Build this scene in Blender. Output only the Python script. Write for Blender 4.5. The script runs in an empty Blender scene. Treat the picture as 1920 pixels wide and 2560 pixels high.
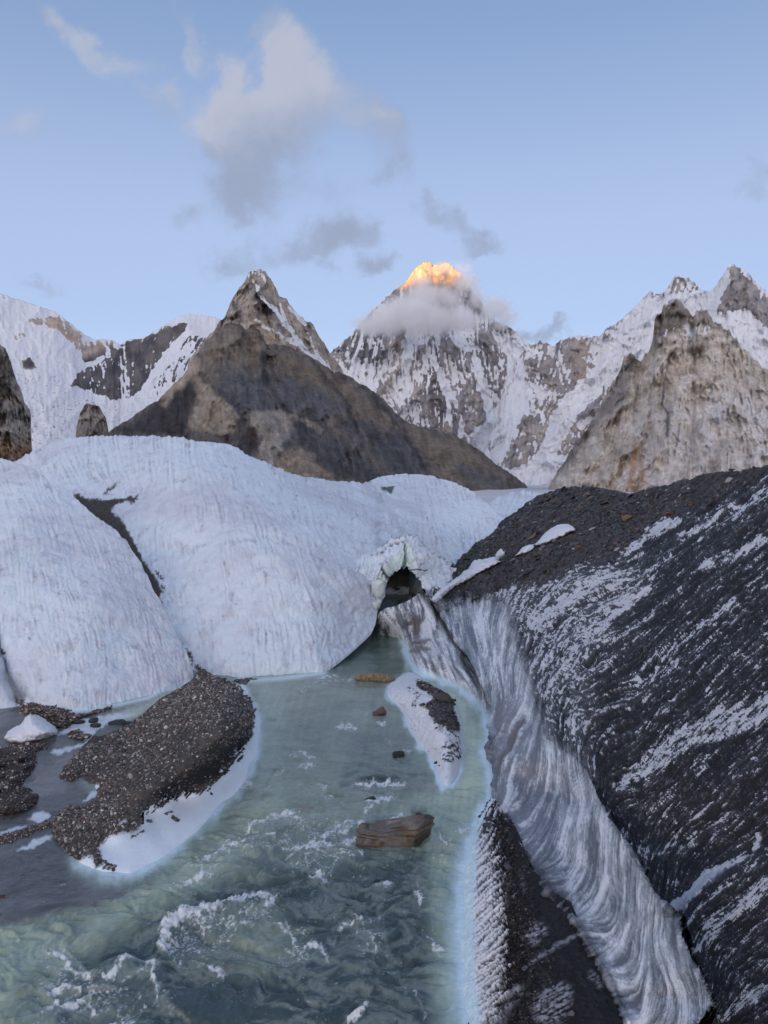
import bpy, math, random
import numpy as np
R = math.radians
scene = bpy.context.scene
COL = scene.collection

# ------------------------------------------------------------------ camera
F, CX, CY, CAMZ, PITCH = 1920.0, 960.0, 1280.0, 10.0, R(2.4)
cam = bpy.data.cameras.new('camera')
camo = bpy.data.objects.new('camera', cam)
COL.objects.link(camo)
scene.camera = camo
cam.sensor_fit = 'VERTICAL'; cam.sensor_height = 32.0; cam.lens = 24.0
cam.clip_start = 0.1; cam.clip_end = 90000
camo.location = (0, 0, CAMZ)
camo.rotation_euler = (R(90) - PITCH, 0, 0)

# ------------------------------------------------------------------ light
SUN_EL, SUN_AZ = R(2.0), R(190.0)      # azimuth from +Y, clockwise: low in the west, behind the viewer
scene.view_settings.view_transform = 'Standard'
scene.view_settings.look = 'None'
scene.view_settings.exposure = 2.4
scene.view_settings.gamma = 1.0
scene.view_settings.use_curve_mapping = False
scene.render.engine = 'CYCLES'
scene.cycles.use_denoising = True
scene.cycles.max_bounces = 6
scene.cycles.diffuse_bounces = 3
scene.cycles.glossy_bounces = 2
scene.cycles.volume_bounces = 4
scene.cycles.transparent_max_bounces = 8

sun = bpy.data.lights.new('sun', 'SUN')
sun.energy = 2.0; sun.angle = R(0.35); sun.color = (1.0, 0.43, 0.11)
suno = bpy.data.objects.new('sun', sun); COL.objects.link(suno)
sdir = np.array([math.sin(SUN_AZ)*math.cos(SUN_EL), math.cos(SUN_AZ)*math.cos(SUN_EL), math.sin(SUN_EL)])
from mathutils import Vector
suno.rotation_euler = Vector(sdir).to_track_quat('Z', 'Y').to_euler()

def N(nt, t, **kw):
    n = nt.nodes.new(t)
    for k, v in kw.items(): setattr(n, k, v)
    return n
def mathn(nt, op, a, b=None, c=None, clamp=False):
    n = N(nt, 'ShaderNodeMath', operation=op, use_clamp=clamp)
    for i, v in enumerate((a, b, c)):
        if v is None: continue
        if hasattr(v, 'links'): nt.links.new(v, n.inputs[i])
        else: n.inputs[i].default_value = v
    return n.outputs[0]
def mixc(nt, f, a, b, mode='MIX'):
    n = N(nt, 'ShaderNodeMix', data_type='RGBA', blend_type=mode)
    for i, v in ((0, f), (6, a), (7, b)):
        if hasattr(v, 'links'): nt.links.new(v, n.inputs[i])
        elif i == 0: n.inputs[0].default_value = v
        else: n.inputs[i].default_value = (*v, 1)
    return n.outputs[2]
def sstep(nt, x, lo, hi, a=0.0, b=1.0):
    n = N(nt, 'ShaderNodeMapRange', interpolation_type='SMOOTHSTEP')
    nt.links.new(x, n.inputs[0])
    for i, v in ((1, lo), (2, hi), (3, a), (4, b)): n.inputs[i].default_value = v
    return n.outputs[0]

def build_world():
    w = bpy.data.worlds.new('World'); scene.world = w; w.use_nodes = True
    nt = w.node_tree; nt.nodes.clear()
    out = N(nt, 'ShaderNodeOutputWorld'); bg = N(nt, 'ShaderNodeBackground')
    sky = N(nt, 'ShaderNodeTexSky', sky_type='NISHITA')
    sky.sun_disc = False; sky.sun_elevation = SUN_EL; sky.sun_rotation = SUN_AZ
    sky.altitude = 4600; sky.air_density = 1; sky.dust_density = 0.5; sky.ozone_density = 3
    g = N(nt, 'ShaderNodeGamma'); g.inputs[1].default_value = 0.40
    nt.links.new(sky.outputs[0], g.inputs[0])
    base = mixc(nt, 1.0, g.outputs[0], (1.07, 0.96, 1.08), 'MULTIPLY')
    tc = N(nt, 'ShaderNodeTexCoord')
    sep = N(nt, 'ShaderNodeSeparateXYZ'); nt.links.new(tc.outputs['Generated'], sep.inputs[0])
    # the violet belt and pale rim opposite the sunset
    z = sep.outputs[2]
    belt = mathn(nt, 'MULTIPLY', sstep(nt, z, 0.02, 0.2), sstep(nt, z, 0.28, 0.55, 1.0, 0.0))
    base = mixc(nt, mathn(nt, 'MULTIPLY', belt, 0.22), base, (1.8, 1.85, 2.3))
    rim = sstep(nt, z, 0.0, 0.2, 1.0, 0.0)
    base = mixc(nt, mathn(nt, 'MULTIPLY', rim, 0.55), base, (2.1, 2.4, 2.5))
    # clouds: fields of soft lobes broken up by noise, placed by direction (azimuth and height over the valley)
    yy = mathn(nt, 'MAXIMUM', sep.outputs[1], 0.05)
    a = mathn(nt, 'DIVIDE', sep.outputs[0], yy); b = mathn(nt, 'DIVIDE', z, yy)
    nz = N(nt, 'ShaderNodeTexNoise'); nz.inputs['Scale'].default_value = 7.0; nz.inputs['Detail'].default_value = 10
    nz.inputs['Roughness'].default_value = 0.6; nz.inputs['Distortion'].default_value = 0.5
    nt.links.new(tc.outputs['Generated'], nz.inputs['Vector'])
    n2 = N(nt, 'ShaderNodeTexNoise'); n2.inputs['Scale'].default_value = 3.2; n2.inputs['Detail'].default_value = 4
    nt.links.new(tc.outputs['Generated'], n2.inputs['Vector'])
    wc = N(nt, 'ShaderNodeTexNoise'); wc.inputs['Scale'].default_value = 5.5; wc.inputs['Detail'].default_value = 7; wc.inputs['Roughness'].default_value = .62
    nt.links.new(tc.outputs['Generated'], wc.inputs['Vector']); ws_ = N(nt, 'ShaderNodeSeparateColor'); nt.links.new(wc.outputs['Color'], ws_.inputs[0])
    a = mathn(nt, 'ADD', a, mathn(nt, 'MULTIPLY', mathn(nt, 'SUBTRACT', ws_.outputs[0], .5), .26)); b = mathn(nt, 'ADD', b, mathn(nt, 'MULTIPLY', mathn(nt, 'SUBTRACT', ws_.outputs[1], .5), .22))
    def lobe(px, py, rx, ry, rot, wt):
        u = (CY - py) / F; s, c_ = math.sin(PITCH), math.cos(PITCH)
        dy = c_ + u * s
        ca, cb = (px - CX) / F / dy, (-s + u * c_) / dy
        rx, ry, r = rx / F, ry / F, R(rot)
        da = mathn(nt, 'SUBTRACT', a, ca); db = mathn(nt, 'SUBTRACT', b, cb)
        u1 = mathn(nt, 'DIVIDE', mathn(nt, 'ADD', mathn(nt, 'MULTIPLY', da, math.cos(r)), mathn(nt, 'MULTIPLY', db, math.sin(r))), rx)
        v1 = mathn(nt, 'DIVIDE', mathn(nt, 'SUBTRACT', mathn(nt, 'MULTIPLY', db, math.cos(r)), mathn(nt, 'MULTIPLY', da, math.sin(r))), ry)
        q = mathn(nt, 'ADD', mathn(nt, 'MULTIPLY', u1, u1), mathn(nt, 'MULTIPLY', v1, v1))
        e = mathn(nt, 'EXPONENT', mathn(nt, 'MULTIPLY', q, -1.0))
        return mathn(nt, 'MULTIPLY', e, wt)
    def field(L):
        s = None
        for l in L:
            x = lobe(*l); s = x if s is None else mathn(nt, 'ADD', s, x)
        return s
    big = field([(700, 130, 75, 110, 15, .62), (650, 60, 60, 60, 0, .35), (560, 230, 110, 120, 0, .85), (700, 260, 95, 120, 0, .85), (540, 360, 105, 90, 0, .9),
                 (660, 380, 110, 100, 0, .95), (600, 500, 105, 55, 10, .85), (540, 160, 50, 60, 0, .5)])
    # a clear notch between the two towers of the big cloud
    notch = lobe(605, 190, 26, 60, -10, 0.45)
    big = mathn(nt, 'SUBTRACT', big, notch)
    small = field([(1085, 560, 85, 50, -20, .95), (1170, 600, 70, 26, 20, .7), (930, 690, 80, 32, 0, .95), (720, 630, 150, 45, 20, .85), (840, 580, 95, 55, 0, .75),
                   (920, 610, 60, 50, 50, .65), (560, 690, 60, 60, 40, .6), (960, 450, 60, 45, 0, .6), (890, 320, 90, 60, -10, .62), (500, 590, 70, 36, 0, .55), (820, 470, 90, 60, 0, .55), (620, 560, 70, 40, 0, .6),
                   (1380, 800, 48, 26, -15, .95), (1850, 460, 70, 55, -40, .75), (1880, 400, 60, 30, 0, .55), (1650, 690, 35, 12, 10, .6),
                   (30, 280, 75, 60, -20, .62), (60, 725, 120, 26, -8, .6),
                   (240, 120, 65, 40, -35, .7), (150, 60, 70, 30, -30, .6), (420, 40, 28, 70, 25, .62), (360, 240, 70, 45, -50, .65), (425, 140, 34, 50, 0, .5)])
    tot = mathn(nt, 'ADD', big, small)
    nm = mathn(nt, 'SUBTRACT', nz.outputs[0], 0.5); n2m = mathn(nt, 'SUBTRACT', n2.outputs[0], 0.5)
    d = mathn(nt, 'ADD', tot, mathn(nt, 'MULTIPLY', nm, 2.3))
    d = mathn(nt, 'ADD', d, mathn(nt, 'MULTIPLY', n2m, 0.3))
    dens = sstep(nt, d, 0.26, 1.15, 0, 0.8)
    # beyond the frame the same thin broken cloud goes on
    far = sstep(nt, mathn(nt, 'ADD', n2.outputs[0], mathn(nt, 'MULTIPLY', nm, .5)), 0.6, 0.85, 0, 0.5)
    side = mathn(nt, 'LESS_THAN', sep.outputs[1], 0.05)
    dens = mathn(nt, 'MAXIMUM', dens, mathn(nt, 'MULTIPLY', far, side))
    # whitish towers, grey-violet undersides and scraps
    lit = field([(600, 200, 230, 210, 0, 0.95), (30, 270, 90, 60, 0, .7), (250, 120, 200, 120, 0, .9), (760, 120, 90, 120, 0, .4), (890, 320, 80, 60, 0, .35), (470, 300, 60, 120, 0, .5)])
    litf = sstep(nt, mathn(nt, 'ADD', lit, mathn(nt, 'MULTIPLY', nm, 1.1)), 0.15, 1.0)
    cc = mixc(nt, litf, (0.60, 0.70, 0.95), (1.02, 1.05, 1.22))
    colr = mixc(nt, dens, base, cc)
    # the afterglow over the sunset, behind the viewer
    ws = mathn(nt, 'ADD', mathn(nt, 'MULTIPLY', sep.outputs[0], -math.sin(SUN_AZ)), mathn(nt, 'MULTIPLY', sep.outputs[1], -math.cos(SUN_AZ)))
    wf = mathn(nt, 'MULTIPLY', sstep(nt, ws, .55, -1.0), sstep(nt, z, 1.1, 0.0))
    colr = mixc(nt, wf, colr, (4.9, 4.2, 4.0))
    nt.links.new(colr, bg.inputs[0]); bg.inputs[1].default_value = 0.098
    nt.links.new(bg.outputs[0], out.inputs[0])
    w.cycles.sampling_method = 'MANUAL'; w.cycles.sample_map_resolution = 1024
build_world()

# ------------------------------------------------------------------ numpy tools
def rays(px, py):
    u = (CY - np.asarray(py, float)) / F; x = (np.asarray(px, float) - CX) / F
    dy = math.cos(PITCH) + u * math.sin(PITCH)
    return x / dy, (-math.sin(PITCH) + u * math.cos(PITCH)) / dy
def P3(px, py, Y):
    x, t = rays(px, py)
    return np.stack([x * Y, np.broadcast_to(Y, x.shape) * 1.0, CAMZ + t * Y], -1)
def Yz(px, py, z=0.0):
    return (z - CAMZ) / rays(px, py)[1]

_rng = np.random.RandomState(7)
_perm = np.concatenate([_rng.permutation(1024)] * 3).astype(np.int32)
_ang = _rng.rand(1024) * 2 * math.pi
_G2 = np.stack([np.cos(_ang), np.sin(_ang)], -1).astype(np.float32)
_g3 = _rng.randn(1024, 3); _G3 = (_g3 / np.linalg.norm(_g3, axis=1)[:, None]).astype(np.float32)
def fade(t): return t * t * t * (t * (t * 6 - 15) + 10)
def pn2(x, y, seed=0):
    x = np.asarray(x, np.float32) + seed * 17.13; y = np.asarray(y, np.float32) + seed * 5.77
    xi = np.floor(x).astype(np.int32); yi = np.floor(y).astype(np.int32)
    fx = x - xi; fy = y - yi; xi &= 1023; yi &= 1023
    r = []
    for j in (0, 1):
        for i in (0, 1):
            g = _G2[_perm[_perm[(xi + i) & 1023] + ((yi + j) & 1023)]]
            r.append(g[..., 0] * (fx - i) + g[..., 1] * (fy - j))
    u, v = fade(fx), fade(fy)
    return ((r[0] * (1 - u) + r[1] * u) * (1 - v) + (r[2] * (1 - u) + r[3] * u) * v) * 1.45
def fbm(x, y, o=5, seed=0, gain=.5, lac=2.03):
    s = 0; a = 1; n = 0
    for k in range(o):
        s = s + a * pn2(x * lac**k, y * lac**k, seed + k * 3); n += a; a *= gain
    return s / n
def ridged(x, y, o=5, seed=0, gain=.5, lac=2.1):
    s = 0; a = 1; n = 0; w = 1
    for k in range(o):
        r = 1 - np.abs(pn2(x * lac**k, y * lac**k, seed + k * 3)) * 1.6
        r = np.clip(r, 0, 1)**2 * w; w = np.clip(r * 1.6, 0, 1)
        s = s + a * r; n += a; a *= gain
    return s / n
def pn3(p, seed=0):
    p = np.asarray(p, np.float32) + np.float32(seed * 7.31)
    i = np.floor(p).astype(np.int32); f = p - i; i &= 1023
    u = fade(f); r = 0
    for a in (0, 1):
        for b in (0, 1):
            h = _perm[_perm[(i[..., 0] + a) & 1023] + ((i[..., 1] + b) & 1023)]
            for c in (0, 1):
                g = _G3[_perm[h + ((i[..., 2] + c) & 1023)]]
                d = g[..., 0] * (f[..., 0] - a) + g[..., 1] * (f[..., 1] - b) + g[..., 2] * (f[..., 2] - c)
                w = (u[..., 0] if a else 1 - u[..., 0]) * (u[..., 1] if b else 1 - u[..., 1]) * (u[..., 2] if c else 1 - u[..., 2])
                r = r + w * d
    return r * 1.4
def fbm3(p, o=4, seed=0, gain=.5):
    s = 0; a = 1; n = 0; p = np.asarray(p, np.float32)
    for k in range(o):
        s = s + a * pn3(p * 2.03**k, seed + k); n += a; a *= gain
    return s / n
def smooth(x, lo, hi):
    t = np.clip((x - lo) / (hi - lo), 0, 1); return t * t * (3 - 2 * t)
def curve(pts, x):
    p = np.array(pts, float); return np.interp(x, p[:, 0], p[:, 1])
def rbf(pts, vals, PX, PY, sm=1e-3):
    p = np.array(pts, float)[:, :2] / 400.0; v = np.array(vals, float)
    n = len(p); q = np.stack([np.ravel(PX), np.ravel(PY)], -1) / 400.0
    def K(d2): return d2 * np.log(d2 + 1e-9) * .5
    d2 = ((p[:, None] - p[None])**2).sum(-1)
    A = np.zeros((n + 3, n + 3)); A[:n, :n] = K(d2) + np.eye(n) * sm
    A[:n, n] = A[n, :n] = 1; A[:n, n + 1:] = p; A[n + 1:, :n] = p.T
    w = np.linalg.solve(A, np.concatenate([v, np.zeros(3)]))
    r = w[n] + q @ w[n + 1:]
    for k in range(n):
        r += w[k] * K(((q - p[k])**2).sum(-1))
    return r.reshape(np.shape(PX))
def sdf(poly, PX, PY):
    """signed distance in authoring units, negative inside"""
    P = np.array(poly, float); d = np.full(PX.shape, 1e9); ins = np.zeros(PX.shape, bool)
    for k in range(len(P)):
        a = P[k]; b = P[(k + 1) % len(P)]; e = b - a
        wx = PX - a[0]; wy = PY - a[1]
        t = np.clip((wx * e[0] + wy * e[1]) / max(e @ e, 1e-9), 0, 1)
        d = np.minimum(d, (wx - e[0] * t)**2 + (wy - e[1] * t)**2)
        c = ((a[1] > PY) != (b[1] > PY))
        if abs(e[1]) > 1e-9:
            ins ^= c & (PX < e[0] * (PY - a[1]) / e[1] + a[0])
    d = np.sqrt(d); return np.where(ins, -d, d)
def dline(pts, PX, PY, ws=None):
    """distance to a polyline (minus its local half width if given)"""
    P = np.array(pts, float); best = np.full(PX.shape, 1e9)
    for k in range(len(P) - 1):
        a = P[k, :2]; b = P[k + 1, :2]; e = b - a
        t = np.clip(((PX - a[0]) * e[0] + (PY - a[1]) * e[1]) / max(e @ e, 1e-9), 0, 1)
        d = np.hypot(PX - a[0] - e[0] * t, PY - a[1] - e[1] * t)
        if P.shape[1] > 2: d = d - (P[k, 2] + (P[k + 1, 2] - P[k, 2]) * t)
        best = np.minimum(best, d)
    return best
def flow_field(samples, PX, PY, p=3.0):
    """samples (px, py, dx, dy): a smooth field of fall directions"""
    sx = 0; sy = 0; sw = 0
    for (x, y, dx, dy) in samples:
        l = math.hypot(dx, dy); w = 1 / ((PX - x)**2 + (PY - y)**2 + 400.0)**(p / 2)
        sx = sx + w * dx / l; sy = sy + w * dy / l; sw = sw + w
    l = np.hypot(sx, sy) + 1e-9
    return sx / l, sy / l
def lic(noise, vx, vy, L):
    """line-integral convolution in grid index space, step 1 cell"""
    H, W = noise.shape; acc = noise.copy(); jj, ii = np.mgrid[0:H, 0:W].astype(np.float32)
    for sg in (1, -1):
        x = ii.copy(); y = jj.copy()
        for s in range(L):
            xi = np.clip(x + .5, 0, W - 1).astype(np.int32); yi = np.clip(y + .5, 0, H - 1).astype(np.int32)
            x += sg * vx[yi, xi]; y += sg * vy[yi, xi]
            xi = np.clip(x + .5, 0, W - 1).astype(np.int32); yi = np.clip(y + .5, 0, H - 1).astype(np.int32)
            acc += noise[yi, xi]
    acc /= (2 * L + 1); acc -= acc.mean(); return acc / (acc.std() + 1e-9)
def gridflow(PX, PY, vx, vy):
    gx = np.gradient(PX, axis=1); gy = np.gradient(PY, axis=0)
    gy = np.where(np.abs(gy) < 1e-3, 1e-3, gy)
    ix = vx / gx; iy = vy / gy; l = np.hypot(ix, iy) + 1e-9
    return (ix / l).astype(np.float32), (iy / l).astype(np.float32)
def normals(V):
    du = np.gradient(V, axis=1); dv = np.gradient(V, axis=0)
    n = np.cross(dv, du); l = np.linalg.norm(n, axis=-1, keepdims=True) + 1e-12
    n = n / l
    f = (n * (V - np.array([0, 0, CAMZ]))).sum(-1, keepdims=True)   # face the valley side
    return np.where(f > 0, -n, n)
def lerp(a, b, t):
    return a + (b - a) * t
def cmix(c, col, m):
    m = np.clip(m, 0, 1)[..., None]; return c * (1 - m) + np.array(col) * m

# ------------------------------------------------------------------ objects
def tag(o, label=None, cat=None, group=None, kind=None):
    if label: o['label'] = label
    if cat: o['category'] = cat
    if group: o['group'] = group
    if kind: o['kind'] = kind
    return o
def empty(name, loc=(0, 0, 0)):
    o = bpy.data.objects.new(name, None); COL.objects.link(o); o.location = loc; return o
def raw_mesh(name, V, Fc, col=None, extra=None, smooth_=True):
    V = np.asarray(V, np.float32).reshape(-1, 3); Fc = np.asarray(Fc, np.int32)
    me = bpy.data.meshes.new(name); n = len(Fc); k = Fc.shape[1]
    me.vertices.add(len(V)); me.vertices.foreach_set('co', V.ravel())
    me.loops.add(n * k); me.loops.foreach_set('vertex_index', Fc.ravel())
    me.polygons.add(n); me.polygons.foreach_set('loop_start', np.arange(0, n * k, k, dtype=np.int32))
    try: me.polygons.foreach_set('loop_total', np.full(n, k, np.int32))
    except Exception: pass
    me.polygons.foreach_set('use_smooth', np.full(n, smooth_))
    if col is not None:
        a = me.color_attributes.new('Col', 'FLOAT_COLOR', 'POINT')
        c = np.ones((len(V), 4), np.float32); c[:, :3] = np.asarray(col, np.float32).reshape(-1, 3)
        a.data.foreach_set('color', c.ravel())
    for nm, arr in (extra or {}).items():
        a = me.attributes.new(nm, 'FLOAT', 'POINT'); a.data.foreach_set('value', np.asarray(arr, np.float32).ravel())
    me.update(); me.validate()
    return me
def link(name, me, m, parent=None):
    o = bpy.data.objects.new(name, me); COL.objects.link(o)
    if m and not me.materials: me.materials.append(m)
    if parent: o.parent = parent
    return o
def origin_shift(o):
    """move a thing's origin to the foot of its mesh"""
    me = o.data; n = len(me.vertices); a = np.empty(n * 3, np.float32); me.vertices.foreach_get('co', a)
    a = a.reshape(-1, 3); c = np.array([(a[:, 0].min() + a[:, 0].max()) / 2, (a[:, 1].min() + a[:, 1].max()) / 2, a[:, 2].min()])
    me.vertices.foreach_set('co', (a - c).astype(np.float32).ravel()); me.update(); o.location = Vector(c)
def grid_mesh(name, V, col, m, keep=None, back=0, backdir=(0, 1, -.6), backstep=1.0, extra=None, parent=None):
    """V[H,W,3]; rows of the far side are added behind row 0 so that a crest is a solid hump"""
    col = np.asarray(col, np.float32)
    if keep is None: keep = np.ones(V.shape[:2], bool)
    if back:
        top = V[0:1]; rows = []
        for k in range(back, 0, -1):
            s = k * backstep; rows.append(top + np.stack([top[..., 0] / top[..., 1] * s, 0 * top[..., 0] + s, 0 * top[..., 0] + backdir[2] * s * (.55 + .45 * k / back)], -1))
        V = np.concatenate(rows + [V]); col = np.concatenate([np.repeat(col[0:1], back, 0), col])
        keep = np.concatenate([np.repeat(keep[0:1], back, 0), keep])
        if extra: extra = {k: np.concatenate([np.repeat(v[0:1], back, 0), v]) for k, v in extra.items()}
    H, W = V.shape[:2]; idx = np.arange(H * W).reshape(H, W)
    q = np.stack([idx[1:, :-1], idx[1:, 1:], idx[:-1, 1:], idx[:-1, :-1]], -1)
    kq = keep[1:, :-1] & keep[1:, 1:] & keep[:-1, 1:] & keep[:-1, :-1]
    q = q[kq]
    used, inv = np.unique(q.ravel(), return_inverse=True); q = inv.reshape(-1, 4)
    ex = {k: np.asarray(v).reshape(-1)[used] for k, v in (extra or {}).items()}
    me = raw_mesh(name, V.reshape(-1, 3)[used], q, col.reshape(-1, 3)[used], ex)
    return link(name, me, m, parent)
def sheet(x0, x1, nx, top, bot, ny, pw=1.0):
    px = np.linspace(x0, x1, nx); t = np.linspace(0, 1, ny)[:, None]**pw
    tp = (curve(top, px) if isinstance(top, (list, tuple)) else np.full(nx, float(top)))
    bt = (curve(bot, px) if isinstance(bot, (list, tuple)) else np.full(nx, float(bot)))
    PY = tp[None] + (bt - tp)[None] * t
    return np.broadcast_to(px, PY.shape).copy(), PY, np.broadcast_to(t, PY.shape)

def mat(name, attr=True, base=(.5, .5, .5), rough=.8, spec=.3, var=.12, vscale=6, bump=.3, bscale=10, bdist=.05, detail=8, layers=(), sss=0.0, coat=0, snow=None, snk=1.6, snscale=None, sncol=(.74, .78, .84), anis=(1, 1, 1)):
    m = bpy.data.materials.new(name); m.use_nodes = True; nt = m.node_tree
    b = nt.nodes['Principled BSDF']; b.inputs['Roughness'].default_value = rough
    b.inputs['Specular IOR Level'].default_value = spec
    geo = N(nt, 'ShaderNodeNewGeometry'); pos = geo.outputs['Position']
    if attr:
        at = N(nt, 'ShaderNodeAttribute', attribute_name='Col'); c = at.outputs['Color']
    else:
        rgb = N(nt, 'ShaderNodeRGB'); rgb.outputs[0].default_value = (*base, 1); c = rgb.outputs[0]
    n1 = N(nt, 'ShaderNodeTexNoise'); n1.inputs['Scale'].default_value = vscale; n1.inputs['Detail'].default_value = detail; n1.inputs['Roughness'].default_value = .65
    nt.links.new(pos, n1.inputs['Vector'])
    f = mathn(nt, 'MULTIPLY_ADD', mathn(nt, 'SUBTRACT', n1.outputs[0], .5), var * 2.5, 1.0)
    cmb = N(nt, 'ShaderNodeCombineColor')
    for i in range(3): nt.links.new(f, cmb.inputs[i])
    c = mixc(nt, 1.0, c, cmb.outputs[0], 'MULTIPLY')
    if snow:
        sa = N(nt, 'ShaderNodeAttribute', attribute_name='sf')
        n3 = N(nt, 'ShaderNodeTexNoise'); n3.inputs['Scale'].default_value = snscale; n3.inputs['Detail'].default_value = 9; n3.inputs['Roughness'].default_value = .66
        mp = N(nt, 'ShaderNodeMapping'); mp.inputs['Scale'].default_value = anis
        nt.links.new(pos, mp.inputs['Vector']); nt.links.new(mp.outputs[0], n3.inputs['Vector'])
        sv = mathn(nt, 'ADD', sa.outputs['Fac'], mathn(nt, 'MULTIPLY', mathn(nt, 'SUBTRACT', n3.outputs[0], .5), snk))
        c = mixc(nt, sstep(nt, sv, -snow, snow), c, sncol)
    nt.links.new(c, b.inputs['Base Color'])
    if bump:
        n2 = N(nt, 'ShaderNodeTexNoise'); n2.inputs['Scale'].default_value = bscale; n2.inputs['Detail'].default_value = detail; n2.inputs['Roughness'].default_value = .6
        nt.links.new(pos, n2.inputs['Vector'])
        bp = N(nt, 'ShaderNodeBump'); bp.inputs['Strength'].default_value = bump; bp.inputs['Distance'].default_value = bdist
        nt.links.new(n2.outputs[0], bp.inputs['Height']); nt.links.new(bp.outputs[0], b.inputs['Normal'])
    return m

# ------------------------------------------------------------------ mountains
M_FAR = mat('mountain_far', rough=.85, spec=.15, var=.30, vscale=.022, bump=.9, bscale=.02, bdist=22, snow=.16, snscale=.016, snk=1.5, anis=(1.3, 1, .6))
M_MID = mat('mountain_mid', rough=.9, spec=.12, var=.5, vscale=.035, bump=1.0, bscale=.03, bdist=22, snow=.16, snscale=.035, snk=1.8, anis=(1.2, 1, .5))
M_FLOOR = mat('valley_ice', rough=.85, spec=.15, var=.1, vscale=.02, bump=.3, bscale=.02, bdist=5)
SNOW = (.74, .78, .84)

def mountain(name, label, sky, bot, x0, x1, Yt, Yb, paint, fall, seed, amp=.03, nx=None, ny=None, jag=6, m=None, curvp=1.4, Lc=26, fine=1.0, nscale=1.0, relief=None, sideY=None):
    nx = nx or int((x1 - x0) / 2.6); 
    bt = curve(bot, np.linspace(x0, x1, 50)) if isinstance(bot, (list, tuple)) else bot
    hmax = np.max(np.atleast_1d(bt)) - min(p[1] for p in sky)
    ny = ny or int(hmax / 2.8)
    xs = np.linspace(x0, x1, nx)
    tp = curve(sky, xs) + jag * (ridged(xs / 26, xs * 0, 4, seed) - .45) * -1.2 + jag * .35 * pn2(xs / 3.5, xs * 0, seed + 9)
    bts = curve(bot, xs) if isinstance(bot, (list, tuple)) else np.full(nx, float(bot))
    t = np.linspace(0, 1, ny)[:, None]
    PY = tp[None] + (bts - tp)[None] * t; PX = np.broadcast_to(xs, PY.shape).copy(); s = np.broadcast_to(t, PY.shape)
    vx, vy = flow_field(fall, PX, PY); gx, gy = gridflow(PX, PY, vx, vy)
    rs = np.random.RandomState(seed)
    q = nscale
    wx = PX + 24 * fbm(PX / 80, PY / 80, 4, seed + 21); wy = PY + 24 * fbm(PX / 80, PY / 80, 4, seed + 31)
    n_big = ridged(wx / (85 * q) + .25 * wy / (85 * q), wy / (120 * q), 6, seed)                      # spurs and couloirs
    n_med = ridged((wx - .22 * wy) / (20 * q), (wy + .1 * wx) / (48 * q), 5, seed + 5)
    gul = lic(pn2(PX / (7 * q), PY / (7 * q), seed + 7) + .6 * pn2(PX / (2.6 * q), PY / (2.6 * q), seed + 8), gx, gy, Lc // 2)
    gulf = lic(rs.randn(*PX.shape).astype(np.float32), gx, gy, max(4, Lc // 5))
    h = .95 * n_big + .22 * n_med + .04 * gul + .012 * gulf * fine + .07 * fbm(PX / 9, PY / 12, 5, seed + 3)
    if relief is not None: h = h + relief(PX, PY, s, gul)
    Y = Yb + (Yt - Yb) * (1 - s)**curvp
    if sideY is not None: Y = Y * sideY(PX, PY)
    Y = Y * (1 - amp * (h - .5))
    V = P3(PX, PY, Y)
    col = paint(dict(PX=PX, PY=PY, s=s, h=h, nb=n_big, nm=n_med, gul=gul, gulf=gulf, wx=wx, wy=wy, seed=seed))
    sf = None
    if isinstance(col, tuple): col, sf = col
    if sf is None: sf = np.full(PX.shape, -9.)
    o = grid_mesh(name, V, col, m or M_FAR, extra={'sf': sf}, back=6, backdir=(0, 1, -.75), backstep=Yt * .02)
    return tag(o, label, kind='structure')

def wp(D, a=7, sc=22, k=0):
    """coordinates torn by noise, so that painted regions get natural borders"""
    return (D['PX'] + a * fbm(D['PX'] / sc, D['PY'] / sc, 5, D['seed'] + 40 + k), D['PY'] + a * fbm(D['PX'] / sc, D['PY'] / sc, 5, D['seed'] + 50 + k))
def rockcol(D, stops, sc=(40, 26), k=0, contrast=1.0):
    """mix of rock tones by band, blotch and gully"""
    n = fbm(D['wx'] / sc[0], D['wy'] / sc[1], 6, D['seed'] + 60 + k, .6) * 1.5 + .05 * D['gul'] + .07 * D['gulf'] * contrast + .5 * (D['nm'] - .35)
    n = np.clip(n * .9 + .5, 0, 1) * (len(stops) - 1); i = np.clip(n.astype(int), 0, len(stops) - 2); f = (n - i)[..., None]
    S = np.array(stops); return S[i] * (1 - f) + S[i + 1] * f

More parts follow.
